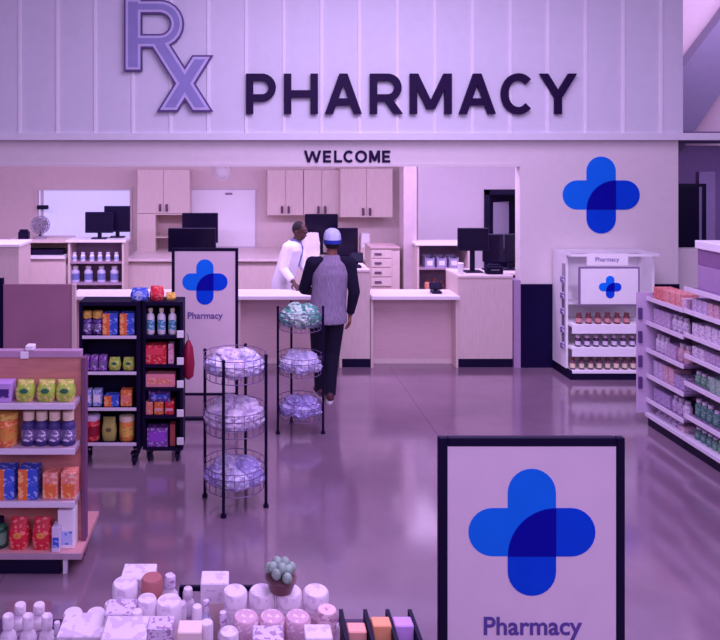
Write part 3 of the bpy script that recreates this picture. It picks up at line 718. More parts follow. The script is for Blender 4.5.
pp = carton(0.06, 0.09, 0.115, PURPLE, SLATE)
for px in (86.5, 95, 103.5): put(pp, px, z2[1], yq, 'purple carton on second shelf of wheeled rack', 'carton', 'purple cartons on the wheeled rack')
pg2 = pouch(0.1, 0.08, 0.1, GREEN, DGREEN)
for px in (115, 129): put(pg2, px, z2[1], yq, 'small lime green pouch on second shelf of wheeled rack', 'pouch', 'green pouches on the wheeled rack')
pw = carton(0.07, 0.08, 0.13, ICE, WHITEP)
for px in (88, 98): put(pw, px, z2[2], yq, 'pale ice blue carton on third shelf of wheeled rack', 'carton', 'ice blue cartons on the wheeled rack')
put(po2, 112.5, z2[2], yq, 'half orange half blue carton on third shelf of wheeled rack', 'carton')
put(carton(0.09, 0.09, 0.13, ORANGE, CORAL), 127, z2[2], yq, 'plain orange carton on third shelf of wheeled rack', 'carton')
put(jar(0.062, 0.21, RED, PALE, C('dark_red', (150, 20, 50))), 92.5, z2[3], yq, 'red jar with pale lid on lowest shelf of wheeled rack', 'jar')
put(pouch(0.12, 0.09, 0.185, C('olive_green', (176, 178, 90)), C('olive_dark', (110, 100, 60))), 109.5, z2[3], yq, 'olive green pouch between red and yellow jars', 'pouch')
put(jar(0.062, 0.2, GOLD, CREAM, YELLOW), 127, z2[3], yq, 'golden yellow jar with cream lid on lowest shelf of wheeled rack', 'jar')

Y3 = 5.78
rk3, z3 = wheel_rack(142.5, 183, Y3, (336, 365, 388, 416, 448), 302, 'narrow black wheeled rack with red and pink cartons', BLACK)
h3 = (wx(183, Y3) - wx(142.5, Y3)) / 2
for py in (334, 361, 384, 413, 441):
    z = wz(py, Y3); B().box(h3 - 0.05, h3 + 0.006, -0.008, -0.001, z - 0.03, z + 0.03, 0.002).obj('price_tag', WHITEP, rk3)
yr = Y3 + 0.08
q = bottle(0.034, 0.215, WHITEP, CREAM, TEAL, 0.4, 'bottle', 0.02, 16, 0.14)
for px in (150.5, 161.5, 172.5): put(q, px, z3[0], yr, 'white bottle with teal band and cream cap on narrow rack', 'bottle', 'teal banded bottles on the narrow rack')
put(carton(0.19, 0.12, 0.155, RED, C('bright_red', (236, 70, 90)), (0.5, 0.85)), 155.5, z3[1], yr, 'wide red carton on second shelf of narrow rack', 'carton')
put(carton(0.045, 0.1, 0.165, PINK), 171.5, z3[1], yr, 'slim pale pink carton beside wide red one', 'carton')
put(carton(0.255, 0.12, 0.105, C('salmon', (240, 150, 160)), CORAL), 160.5, z3[2], yr, 'long salmon pink carton on middle shelf of narrow rack', 'carton')
for px, cc, w_, lb in ((149.5, CORAL, 0.065, 'coral carton standing left of three on fourth shelf of narrow rack'), (159.5, ORANGE, 0.075, 'orange carton in the middle of fourth shelf of narrow rack'), (170, RED, 0.075, 'red carton at the post end of fourth shelf of narrow rack')):
    put(carton(w_, 0.1, 0.105, cc, PINK if cc is not CORAL else None, (0.3, 0.5)), px, z3[3], yr, lb, 'carton')
put(carton(0.18, 0.1, 0.09, DPURPLE, BLUE, (0.3, 0.7)), 160, z3[3] + 0.1055, yr, 'dark blue carton lying on the fourth shelf cartons', 'carton')
put(carton(0.17, 0.12, 0.15, PURPLE, C('violet_card', (160, 80, 210)), (0.3, 0.8)), 158, z3[4], yr, 'purple carton on lowest shelf of narrow rack', 'carton')
put(carton(0.045, 0.08, 0.18, C('rust', (180, 84, 84))), 173, z3[4], yr, 'slim rust carton beside the purple one', 'carton')
zt2 = wz(302, Y2); zt3 = wz(302, Y3)
put(pouch(0.15, 0.12, 0.1, BLUE, ICE), 139.8, zt2, Y2 + 0.1, 'blue pouch lying on top of the wheeled racks', 'pouch')
put(pouch(0.12, 0.12, 0.115, RED), 157, zt3, yr + 0.03, 'red pouch lying on top of the narrow rack', 'pouch')
put(pouch(0.09, 0.1, 0.06, YELLOW), 171, zt3, yr + 0.03, 'small yellow pouch on top of the narrow rack', 'pouch')
u = unit('hanging_bag', 'dark red bag hanging from the side of the narrow rack', 'bag', (wx(188.5, Y3 + 0.12), Y3 + 0.12, wz(384, Y3)))
b = B(); b.lathe([(0.01, 0.0), (0.05, 0.03), (0.062, 0.14), (0.045, 0.27), (0.015, 0.33)], n=16, sx=0.85, sy=1.1); b.obj('body', C('crimson', (150, 24, 60)), u, smooth=True)
B().tube([(0, 0, 0.33), (-0.005, 0, 0.38), (-0.06, 0, 0.385)], 0.005).obj('hook', METAL, u)

# ------------------------------------------------------------------ wire basket stands
def basket_stand(px, Y, Rb, angles, zt, tiers, label):
    u = unit('basket_stand', label, 'stand', (wx(px, Y), Y, 0))
    for a in angles:
        t = math.radians(a); x, y = Rb * 1.03 * math.sin(t), -Rb * 1.03 * math.cos(t)
        b = B(); b.cyl((x, y, 0.01), (x, y, zt), 0.0115, n=10); b.ball((x, y, zt), 0.014); b.cyl((x, y, 0), (x, y, 0.02), 0.02, n=12); b.obj('pole', BLACK, u)
    for z in tiers:
        b = B()
        ring = lambda r_, zz: b.tube([(r_ * math.cos(2 * PI * k / 28), r_ * math.sin(2 * PI * k / 28), zz) for k in range(28)], 0.0032, 5, True)
        for dz, k in ((0, 0.93), (0.06, 0.96), (0.12, 0.99), (0.165, 1.0)): ring(Rb * k, z + dz)
        for k in range(20):
            a = 2 * PI * k / 20; b.cyl((Rb * 0.93 * math.cos(a), Rb * 0.93 * math.sin(a), z), (Rb * math.cos(a), Rb * math.sin(a), z + 0.165), 0.0018, n=5)
        for k in range(-4, 5):
            q_ = k / 5 * Rb; l_ = math.sqrt((0.92 * Rb) ** 2 - q_ ** 2); b.cyl((q_, -l_, z), (q_, l_, z), 0.002, n=5)
        b.obj('wire_basket', mat('mauve_wire', (120, 98, 140), 0.4, metal=0.2), u)
    return u
def bundle(rx, ry, rz_, m, seed, lab=None):
    t = bmesh.new(); bmesh.ops.create_icosphere(t, subdivisions=4, radius=1)
    for v in t.verts:
        p = v.co.copy(); k = 1 + 0.16 * noise.noise(p * 1.6 + Vector((seed, 0, 0))) + 0.13 * noise.noise(p * 4.0 + Vector((0, seed, 0))) - 0.16 * abs(noise.noise(p * 6.5 + Vector((seed, seed, 3))))
        v.co = Vector((p.x * rx * k, p.y * ry * k, p.z * rz_ * k))
    zmin = min(v.co.z for v in t.verts)
    for v in t.verts: v.co.z -= zmin
    b = B(); b.merge(t); o = b.obj('wrapped_bundle', m, smooth=True)
    if lab: B().ball((0, -ry * 0.93, rz_ * 0.95), rx * 0.42, (1, 0.18, 0.75), 12, 8).obj('label_patch', lab, o, smooth=True)
    return o
FILM = C('lilac_film', (196, 190, 230), rough=0.3, var=0.3, scale=26, ink=(236, 232, 250), inkscale=(22, 22, 40)); FILM2 = C('white_film', (222, 210, 232), rough=0.3, var=0.25, scale=26, ink=(186, 168, 206), inkscale=(20, 20, 36)); FILM3 = C('violet_film', (160, 148, 208), rough=0.3, var=0.3, scale=26, ink=(208, 202, 240), inkscale=(22, 22, 40))
FILMG = C('green_film', (88, 160, 140), rough=0.3, var=0.4, scale=24, ink=(200, 226, 214), inkscale=(18, 18, 30)); FILMGW = C('pale_green_film', (190, 222, 202), rough=0.3, var=0.3, scale=24, ink=(70, 130, 120), inkscale=(18, 18, 30))
def fill(cx, cy, z, R, protos, label_of, group_of):
    spots = [(0.5 * R * math.cos(2 * PI * k / 5 + 0.9), 0.5 * R * math.sin(2 * PI * k / 5 + 0.9), 0.008, k) for k in range(5)] + [(-0.22 * R, 0.05 * R, 0.06, 5), (0.32 * R, 0.0, 0.05, 6)]
    for x, y, dz, k in spots:
        kind = k % len(protos)
        place(protos[kind], (cx + x, cy + y, z + dz), k * 1.3, label_of[kind], 'bundle', group_of[kind])
YA = 5.12
RA = 31.5 / F * YA
zA = [wz(376, YA), wz(428, YA), wz(484, YA)]
basket_stand(235, YA, RA, (-19, 71, 161, 251), wz(353, YA), zA, 'black wire basket stand holding only lilac and whitish bundles, the nearer stand')
rb = RA * 0.5
A1, A2 = bundle(rb, rb * 0.9, 0.075, FILM, 1, FILM2), bundle(rb, rb, 0.07, FILM2, 2)
A3 = bundle(rb, rb, 0.072, FILM3, 5, FILM2)
cxA = wx(235, YA)
fill(cxA, YA, zA[0], RA, [A1, A2], ['lilac wrapped bundle in top basket of nearer wire stand', 'whitish wrapped bundle in top basket of nearer wire stand'], ['lilac bundles in the nearer top basket', 'whitish bundles in the nearer top basket'])
fill(cxA, YA, zA[1], RA, [bundle(rb * 1.05, rb, 0.085, FILM2, 3)], ['whitish wrapped bundle in middle basket of nearer wire stand'], ['bundles in the nearer middle basket'])
fill(cxA, YA, zA[2], RA, [A3, A1], ['violet wrapped bundle in lowest basket of nearer wire stand', 'lilac wrapped bundle in lowest basket of nearer wire stand'], ['violet bundles in the nearer lowest basket', 'lilac bundles in the nearer lowest basket'])
YBs = 6.45
RB = 22.5 / F * YBs
zB = [wz(328, YBs), wz(372, YBs), wz(416, YBs)]
basket_stand(300, YBs, RB, (-75, 75, 198), wz(306, YBs), zB, 'black wire basket stand with green bundles beside the standing customer')
rb2 = RB * 0.5
cxB = wx(300, YBs)
fill(cxB, YBs, zB[0], RB, [bundle(rb2, rb2, 0.085, FILMG, 7, FILMGW), bundle(rb2, rb2, 0.08, FILMGW, 8)], ['green wrapped bundle in top basket of farther wire stand', 'pale green wrapped bundle in top basket of farther wire stand'], ['green bundles in the farther top basket', 'pale green bundles in the farther top basket'])
fill(cxB, YBs, zB[1], RB, [bundle(rb2, rb2, 0.075, FILM, 9)], ['lilac wrapped bundle in middle basket of farther wire stand'], ['bundles in the farther middle basket'])
fill(cxB, YBs, zB[2], RB, [bundle(rb2, rb2, 0.07, FILM3, 10)], ['violet wrapped bundle in lowest basket of farther wire stand'], ['bundles in the farther lowest basket'])

# ------------------------------------------------------------------ white display fixture against the wall
YX = 7.95
x0, x1 = 3.70, 4.72
u = unit('display_fixture', 'white shelving display with small emblem plate against the wall', 'display', ((x0 + x1) / 2, YX, 0)); h = (x1 - x0) / 2
zt = wz(250, YX + 0.36); dep = YW - 0.03 - YX
B().box(-h, h, dep - 0.03, dep, 0.1, zt).obj('back_panel', WHITE, u)
for s in (-1, 1): B().box(s * h, s * (h - 0.025), 0.12, dep - 0.03, 0.1, zt).obj('side_panel', WHITE, u)
B().box(-h + 0.025, h - 0.025, 0.3, dep - 0.03, zt - 0.03, zt).obj('top', WHITE, u)
B().box(-h + 0.025, h - 0.025, 0.012, 0.03, zt - 0.03, zt).obj('top_bar', WHITE, u)
for s in (-1, 1): B().box(s * (h - 0.025), s * h, 0.012, 0.12, zt - 0.03, zt).obj('top_arm', WHITE, u)
B().box(-h, h, 0.01, dep, 0, 0.1).obj('plinth', BLACK, u)
zx = [wz(p, YX) for p in (325, 348, 371)]
for z in zx:
    sh = B().box(-h + 0.026, h - 0.026, 0.02, dep - 0.031, z - 0.03, z).obj('shelf', WHITE, u)
    B().box(-h + 0.02, h - 0.02, 0.0, 0.02, z - 0.1 if z > 0.15 else z - 0.03, z + 0.005, 0.003).obj('shelf_edge', mat('bright_white_lip', (250, 246, 252), 0.35, var=0.01), sh)
xm = (x0 + x1) / 2
fp = B().box(wx(579, YX) - xm, wx(640, YX) - xm, 0.006, 0.02, wz(306, YX), wz(267, YX)).obj('emblem_plate', mat('mauve_frame', (136, 112, 150), 0.5), u)
pl = B().box(wx(580.8, YX) - xm, wx(638, YX) - xm, -0.002, 0.006, wz(304.2, YX), wz(268.8, YX)).obj('plate_face', WHITE, fp)
logo(fp, wx(610, YX) - xm, wz(287, YX), 22.5 / F * YX, -0.002, 0.002)
hp = B().box(wx(587, YX) - xm, wx(628, YX) - xm, -0.002, 0.01, wz(265.5, YX), wz(253.5, YX)).obj('header_plate', TOPW, u)
text_mesh('Pharmacy', 0.07, mat('violet_print', (96, 74, 156), 0.6), 'lettering', hp, (wx(607, YX) - xm, -0.0035, wz(259.5, YX)))
B().box(-h + 0.03, h - 0.03, dep - 0.29, dep - 0.03, wz(306, YX) - 0.02, wz(306, YX)).obj('shelf', WHITE, u)
st = B().box(-h - 0.012, -h, 0.14, 0.2, 0.35, 1.3).obj('clip_strip', METAL, u)
for k, py in enumerate((280, 296, 312, 330, 346)):
    place(carton(0.02, 0.07, 0.07, DPURPLE if k % 2 else SLATE, name='hanging_packet') if k < 1 else bpy.data.objects['hanging_packet'], (x0 - 0.0225, YX + 0.17, wz(py, YX + 0.15) - 0.03), 0, 'small violet packet clipped to the side of the white display', 'packet', 'packets on the display side')
pbr = bottle(0.034, 0.125, BROWN, C('brown_cap', (120, 66, 70)), C('pink_label', (214, 150, 150)), 0.6, 'bottle', 0.028, 12, 0.2)
for px in (579, 588.5, 598, 607.5, 617, 626.5): put(pbr, px, zx[0], YX + 0.07, 'small brown bottle on upper shelf of the white display', 'bottle', 'brown bottles on the white display')
pdk = bottle(0.03, 0.125, C('plum_bottle', (58, 34, 74)), C('pink_cap', (226, 196, 208)), PALE, 0.6, 'bottle', 0.024, 12, 0.2)
for px in (578, 587, 596, 605, 614, 623, 632): put(pdk, px, zx[1], YX + 0.07, 'small plum bottle with pale label on middle shelf of the white display', 'bottle', 'plum bottles on the white display')
plw = bottle(0.029, 0.135, C('mauve_bottle', (118, 72, 98)), BROWN, CREAM, 0.6, 'bottle', 0.022, 12, 0.2)
for px in (572.5, 581.5, 590.5, 599, 607.5, 616, 624.5, 633): put(plw, px, zx[2], YX + 0.07, 'small mauve bottle on lowest shelf of the white display', 'bottle', 'mauve bottles on the white display')

# ------------------------------------------------------------------ gondola on the right
GX, GB = 3.77, 4.2
def gondola(y0, y1, zsh, label, ztop, endp):
    u = unit('gondola_shelf', label, 'shelving', (GX, (y0 + y1) / 2, 0)); h = (y1 - y0) / 2
    B().box(GB - GX, GB - GX + 0.03, -h, h, 0, ztop).obj('back_panel', PALE, u)
    B().box(0.03, GB - GX, -h, h, 0, 0.09).obj('plinth', DARK, u)
    dk = B().box(0.0, GB - GX, -h, h, 0.09, 0.12).obj('base_deck', SHELFW, u)
    for z in zsh:
        sh = B().box(0.02, GB - GX, -h + 0.004, h - 0.004, z - 0.02, z).obj('shelf', mat('shaded_gondola_shelf', (140, 114, 152), 0.5), u)  # shelf colour darkened to paint in the shade below the lips
        B().box(0.008, 0.02, -h + 0.004, h - 0.004, z - 0.024, z + 0.014).obj('price_rail', mat('rail_white', (236, 224, 238), 0.4), sh)
    b = B()
    for yy in (-h, h - 0.02): b.box(GB - GX - 0.02, GB - GX - 0.001, yy, yy + 0.02, 0, ztop)
    b.obj('upright', GREY, u)
    if endp:
        ep = B().box(-0.07, GB - GX + 0.03, h, h + 0.02, 0.12, 1.25).obj('end_panel', mat('mauve_end', (206, 184, 214), 0.5), u)
        for z in (0.35, 0.55, 0.78, 1.0): B().box(-0.066, -0.03, h - 0.02, h, z, z + 0.11, 0.004).obj('bracket', mat('dark_mauve_clip', (96, 66, 124), 0.5), ep)
    return u
fz = [0.25, 0.48, 0.72, 0.975, 1.205]
nz_ = [0.31, 0.59, 0.825, 1.005, 1.21, 1.4]
gondola(6.04, 6.60, fz, 'far section of white gondola shelving next to the white display', 1.26, True)
gondola(4.85, 6.03, nz_, 'near section of white gondola shelving at the edge of the aisle', 1.46, False)
cols = [C('g_lilac', (222, 204, 230), ink=(170, 140, 190)), C('g_white', (240, 230, 240), ink=(170, 150, 196)), C('g_mauve', (192, 164, 200), ink=(236, 222, 240)), C('g_pink', (236, 206, 218), ink=(190, 140, 176)), C('g_violet', (172, 148, 194), ink=(226, 212, 236)), C('g_blush', (230, 190, 198), ink=(180, 130, 160))]
greens = [C('g_green', (96, 150, 120), ink=(170, 200, 180)), C('g_palegreen', (170, 200, 180), ink=(110, 150, 130)), C('g_teal', (74, 124, 118), ink=(150, 190, 170))]
CNAME = {'g_lilac': 'lilac', 'g_white': 'white', 'g_mauve': 'mauve', 'g_pink': 'pink', 'g_violet': 'violet', 'g_blush': 'blush', 'g_green': 'green', 'g_palegreen': 'pale green', 'g_teal': 'teal'}
ORD = ['lowest', 'second', 'third', 'fourth', 'fifth', 'sixth', 'top']
PROT = {}
def gprod(kind, w, h, m):
    k = (kind, w, h, m.name)
    if k not in PROT:
        if kind == 'carton': PROT[k] = carton(w, 0.16, h, m)
        else: PROT[k] = bottle(w / 2, h, m, cols[1], None, 0.55, 'bottle', None, 10, 0.18)
    return PROT[k]
def stock(y0, y1, levels, tops, side, green):
    for li, z in enumerate(levels):
        gap = tops[li] - z - 0.05
        y = y1 - 0.03
        rr = random.Random(li * 13 + int(y0 * 10))
        last = (li == len(levels) - 1)
        while y > y0 + 0.07:
            run = rr.choice((2, 3, 4)); kind = rr.choice(('carton', 'bottle', 'carton')); w = rr.choice((0.058, 0.066, 0.075)); h = round(gap * rr.choice((0.6, 0.68, 0.78)), 3)
            m = rr.choice(cols)
            if green and li in (0, 1, 2) and y > y0 + (y1 - y0) * 0.55: m = rr.choice(greens)
            if side == 'far' and last:
                if y > 6.28: m, kind, h = (C('faded_red', (222, 112, 110), ink=(240, 180, 170)) if y > 6.42 else C('faded_coral', (236, 168, 160), ink=(210, 110, 110))), 'carton', rr.choice((0.11, 0.13))
                elif y > 6.18: m, kind, h = greens[2], 'bottle', 0.12
            for _ in range(run):
                if y < y0 + 0.07: break
                nm = CNAME.get(m.name, {'faded_red': 'red', 'faded_coral': 'coral'}.get(m.name, 'pale'))
                lab = '%s %s on the %s shelf of the %s gondola section' % (nm, kind, ORD[li] if not last else 'top', side)
                dx = 0.135
                o = place(gprod(kind, w, h, m), (GX + dx if kind == 'carton' else GX + 0.065 + w / 2, y - w / 2, z), -PI / 2, lab, kind, '%s %ss, %s shelf, %s section' % (nm, kind, ORD[li] if not last else 'top', side))
                y -= w + 0.008
stock(6.04, 6.585, [0.12] + fz, fz + [1.40], 'far', False)
stock(5.05, 6.02, [0.12] + nz_[:-1], nz_, 'near', True)
put(carton(0.27, 0.42, 0.20, C('mauve_box', (176, 146, 186)), C('pale_band', (206, 180, 214)), (0.3, 0.6), 'storage_box'), 0, 1.4, 5.8, 'pale mauve box at the bottom of two stacked on the gondola top', 'box')
bb_ = kids(bpy.data.objects['storage_box'])
bpy.data.objects['storage_box'].location = (4.02, 5.8, 1.4)
u = unit('storage_box', 'purple box with white lid, uppermost on the gondola top', 'box', (4.02, 5.81, 1.6005))
B().box(-0.135, 0.135, -0.2, 0.2, 0, 0.14, 0.004).obj('body', C('plum_box', (142, 104, 150)), u); B().box(-0.15, 0.15, -0.215, 0.215, 0.14, 0.21, 0.005).obj('lid', WHITEP, u)

# ------------------------------------------------------------------ hutch contents
wb = bottle(0.034, 0.13, WHITEP, PALE, ICE, 0.7, 'bottle', 0.028, 12, 0.2)
for px in (74.5, 83, 92, 100, 108, 116.5): put(wb, px, wz(262, YR), YR + 0.1, 'small white bottle on upper shelf of the bottle hutch', 'bottle', 'small bottles in the hutch')
wb2 = bottle(0.06, 0.24, C('pale_jug', (206, 200, 232)), WHITEP, C('steel_blue', (120, 130, 190)), 0.6, 'bottle', 0.042, 14, 0.16)
for px in (75.5, 88.5, 101.5, 114.5): put(wb2, px, wz(283.5, YR), YR + 0.12, 'large pale bottle with blue band on lower shelf of the bottle hutch', 'bottle', 'large bottles in the hutch')
def bin_(w, d, h, m):
    b = B(); t = 0.008
    b.box(-w / 2, w / 2, -d / 2, -d / 2 + t, 0, h * 0.8); b.box(-w / 2, w / 2, d / 2 - t, d / 2, 0, h); b.box(-w / 2, -w / 2 + t, -d / 2, d / 2, 0, h * 0.9); b.box(w / 2 - t, w / 2, -d / 2, d / 2, 0, h * 0.9); b.box(-w / 2, w / 2, -d / 2, d / 2, 0, t)
    o = b.obj('storage_bin', m); B().box(-w * 0.3, w * 0.3, -d / 2 - 0.003, -d / 2, h * 0.2, h * 0.6).obj('label_panel', WHITEP, o); return o
pbn = bin_(0.13, 0.2, 0.16, C('bin_lilac', (170, 160, 196)))
for px in (428, 440, 452): put(pbn, px, wz(268, Yh), Yh + 0.13, 'pale lilac storage bin with white label in the right hutch', 'bin', 'storage bins in the hutch')
for k, (px, cc, nm) in enumerate(((427, CORAL, 'coral'), (434, BROWN, 'brown'), (441, RED, 'red'), (448, C('rust', (180, 84, 84)), 'rust'))):
    put(bottle(0.036, (0.16, 0.18, 0.14, 0.17)[k], cc, BROWN, None, 0.7, 'bottle', None, 12), px, wz(292, Yh), Yh + 0.1, '%s bottle on the lower shelf below the pale bins' % nm, 'bottle')

# ------------------------------------------------------------------ product table in front
PALE = C('pale_print', (222, 206, 230), ink=(170, 136, 176), inkscale=(60, 60, 120)); PINK = C('soft_pink_print', (236, 202, 212), ink=(196, 150, 176), inkscale=(60, 60, 110)); ROSE = C('soft_rose_print', (212, 172, 190), ink=(238, 216, 226), inkscale=(60, 60, 90))
WHITEP = C('soft_white_plastic', (232, 220, 232), ink=(214, 196, 216), inkscale=(30, 30, 40)); ICE = C('pale_ice_print', (206, 206, 240), ink=(140, 130, 190), inkscale=(60, 60, 120))
t = unit('display_table', 'black framed display table crowded with pale bottles and jars', 'table', (0, 0, 0))
TX0, TX1, TY0, TY1, TZ = -1.15, 0.56, 1.7, 2.52, 0.85
B().box(TX0, TX1, TY0, TY1, TZ - 0.03, TZ, 0.004).obj('tabletop', mat('gap_shaded_tabletop', (70, 46, 84), 0.5), t)  # top darkened so the shadowed gaps between goods are in its colour
for x in (TX0 + 0.03, TX1 - 0.03):
    for y in (TY0 + 0.03, TY1 - 0.03): B().box(x - 0.02, x + 0.02, y - 0.02, y + 0.02, 0, TZ - 0.03).obj('leg', BLACK, t)
zr = wz(587, TY1)
b = B(); b.box(wx(180, TY1), wx(268, TY1), TY1 - 0.012, TY1, zr - 0.008, zr + 0.008)
for px in (181, 267): b.box(wx(px, TY1) - 0.006, wx(px, TY1) + 0.006, TY1 - 0.012, TY1, TZ, zr)
b.obj('guard_rail', BLACK, t)
def titem(kind, px, py, Y, w, m, m2, label, cat=None, group=None, m3=None, base=TZ):
    h = wz(py, Y) - base
    if kind == 'bottle': o = bottle(w / 2, h, m, m2, m3, 0.5, 'bottle', None, 18, 0.17)
    elif kind == 'jar': o = jar(w / 2, h, m, m2, m3, 'jar', 24, 0.24)
    else: o = carton(w, w * 0.8, h, m, m2, (0.15, 0.7))
    return put(o, px, base, Y, label, cat or {'carton': 'carton'}.get(kind, kind), group)
p_ = titem('bottle', 20, 604, 2.36, 0.062, WHITEP, WHITEP, 'white bottle in the back pair at the end of the product table', None, 'white bottles at the table end, back pair', PALE)
put(p_, 39, TZ, 2.36, 'white bottle in the back pair at the end of the product table', 'bottle', 'white bottles at the table end, back pair')
p_ = titem('bottle', 8, 615, 2.2, 0.055, WHITEP, WHITEP, 'white bottle in the front trio at the end of the product table', None, 'white bottles at the table end, front trio', C('tan_label', (226, 210, 196)))
for px in (28, 47): put(p_, px, TZ, 2.2, 'white bottle in the front trio at the end of the product table', 'bottle', 'white bottles at the table end, front trio')
p_ = titem('jar', 73, 612, 2.3, 0.062, PALE, WHITEP, 'wide pale jar between white bottles and stacked cartons', None, 'wide pale jars on the product table', PINK)
put(p_, 96, TZ, 2.3, 'wide pale jar between white bottles and stacked cartons', 'jar', 'wide pale jars on the product table')
titem('carton', 84, 624, 2.13, 0.14, WHITEP, PALE, 'low white carton in front of the wide pale jars')
titem('carton', 139, 571, 2.42, 0.115, WHITEP, PALE, 'tall white topped carton at the back of the product table')
titem('jar', 125, 582, 2.28, 0.08, PINK, WHITEP, 'pale pink jar before the tall white topped carton', None, None, PALE)
titem('jar', 152, 577, 2.3, 0.068, PALE, C('terracotta_lid', (176, 110, 108)), 'pale jar with terracotta lid on the product table', None, None, WHITEP)
titem('bottle', 170, 575, 2.4, 0.06, WHITEP, PALE, 'white bottle right behind the jar with terracotta lid', None, None, ICE)
titem('carton', 121, 606, 2.16, 0.09, PALE, C('greyish_lilac', (180, 164, 196)), 'lilac carton in front of the pale pink jar')
titem('carton', 126, 627, 2.05, 0.13, WHITEP, PALE, 'low white carton at the very front of the product table')
titem('jar', 147, 598, 2.2, 0.06, WHITEP, WHITEP, 'small white jar in front of the terracotta lid jar', None, None, ICE)
titem('jar', 169, 600, 2.2, 0.078, C('peach_jar', (240, 212, 206)), WHITEP, 'peach tinted jar in the middle of the product table', None, None, C('tan_print', (228, 200, 194)))
titem('bottle', 188, 588, 2.42, 0.05, WHITEP, WHITEP, 'slim white bottle standing next to the black guard rail', None, None, PALE)
titem('bottle', 197, 606, 2.15, 0.05, ICE, WHITEP, 'slim ice blue bottle beside the peach jar', None, None, WHITEP)
titem('carton', 161, 622, 2.06, 0.075, PALE, PINK, 'pale carton with pink front before the peach jar')
titem('carton', 190, 626, 2.04, 0.07, C('pale_peach', (244, 222, 216)), PALE, 'pale peach carton at the table front below the slim bottles')
titem('carton', 215, 577, 2.4, 0.095, WHITEP, C('tan_print', (228, 200, 194)), 'white carton with tan front standing at the rail')
titem('jar', 235, 590, 2.3, 0.078, WHITEP, WHITEP, 'plain white jar beside the row of pink jars', None, None, PALE)
jp = titem('jar', 262, 590, 2.3, 0.082, ROSE, WHITEP, 'dusty rose jar with white lid in the back row of three', None, 'rose jars in the back row', PINK)
for px in (289, 316): put(jp, px, TZ, 2.3, 'dusty rose jar with white lid in the back row of three', 'jar', 'rose jars in the back row')
titem('jar', 327, 609, 2.2, 0.062, ROSE, PINK, 'small rose jar with pink lid at the end of the jar rows', None, None, PALE)
jq = titem('jar', 246, 616, 2.15, 0.076, PINK, ROSE, 'pink jar with rose lid in the front row of jars', None, 'pink jars in the front row', PALE)
for px in (272, 298): put(jq, px, TZ, 2.15, 'pink jar with rose lid in the front row of jars', 'jar', 'pink jars in the front row')
titem('jar', 229, 631, 2.04, 0.055, WHITEP, WHITEP, 'small white jar at the front before the pink jars', None, None, PALE)
titem('carton', 318, 631, 2.04, 0.08, WHITEP, PALE, 'white carton at the front end of the jar rows')
titem('carton', 268, 633, 2.03, 0.09, PALE, PINK, 'lilac carton with pink front before the pink jars')
for px, py, Y, w_, m_, k_, lb in ((110, 603, 2.33, 0.035, PALE, 'jar', 'tiny pale jar between the wide pale jars and the pink jar'), (206, 600, 2.28, 0.034, ICE, 'bottle', 'tiny ice coloured bottle behind the slim ice blue bottle'), (181, 603, 2.26, 0.034, PINK, 'jar', 'tiny pink jar behind the peach jar'), (223, 612, 2.2, 0.036, WHITEP, 'bottle', 'tiny white bottle in front of the carton with tan front'), (137, 611, 2.13, 0.034, PALE, 'jar', 'tiny pale jar beside the lilac carton'), (341, 625, 2.16, 0.03, PINK, 'jar', 'tiny pink jar next to the divider tray'), (207, 622, 2.06, 0.036, PALE, 'jar', 'tiny pale jar beside the pale peach carton'), (57, 622, 2.14, 0.03, PALE, 'bottle', 'tiny pale bottle beside the low white carton near the table end')):
    titem(k_, px, py, Y, w_, m_, WHITEP if k_ == 'jar' else PALE, lb, None, None, None)
zj = wz(590, 2.3)
u = unit('potted_succulent', 'little green topped pot standing on the dusty rose jars', 'plant', (wx(281, 2.3), 2.3, zj + 0.001)); u.scale = (1.2, 1.2, 1.05)
B().lathe([(0.03, 0), (0.042, 0.035), (0.044, 0.04)], n=18).obj('pot', C('brown_pot', (120, 84, 92)), u, smooth=True)
b = B()
for k in range(11):
    a = k * 2.4; rr = 0.012 + 0.0024 * k; b.ball((rr * math.cos(a), rr * math.sin(a), 0.055 + 0.028 * (1 - k / 11)), 0.014, (1, 1, 1.2), 8, 6)
b.obj('foliage', C('grey_green', (150, 176, 160), var=0.3, scale=40), u, smooth=True)
for px, py, m, nm in ((356.5, 627, C('peach_card', (246, 176, 160)), 'peach'), (381, 621, C('apricot_card', (246, 170, 120)), 'apricot'), (403, 621, LILAC, 'lilac')):
    titem('carton', px, py, 2.1, 0.056, m, PINK if nm != 'lilac' else PALE, 'small upright %s carton in the black divider tray' % nm)
u = unit('divider_tray', 'black divider tray holding three small cartons at the table end', 'tray', (wx(380, 2.1), 2.1, TZ))
for px in (344, 369, 392, 415):
    x = wx(px, 2.1) - wx(380, 2.1); B().box(x - 0.006, x + 0.006, -0.07, 0.07, 0, wz(624, 2.1) - TZ).obj('divider', BLACK, u)
x = wx(344, 2.1) - wx(380, 2.1)
B().box(x, -x, 0.07, 0.08, 0, 0.1).obj('back_panel', BLACK, u)

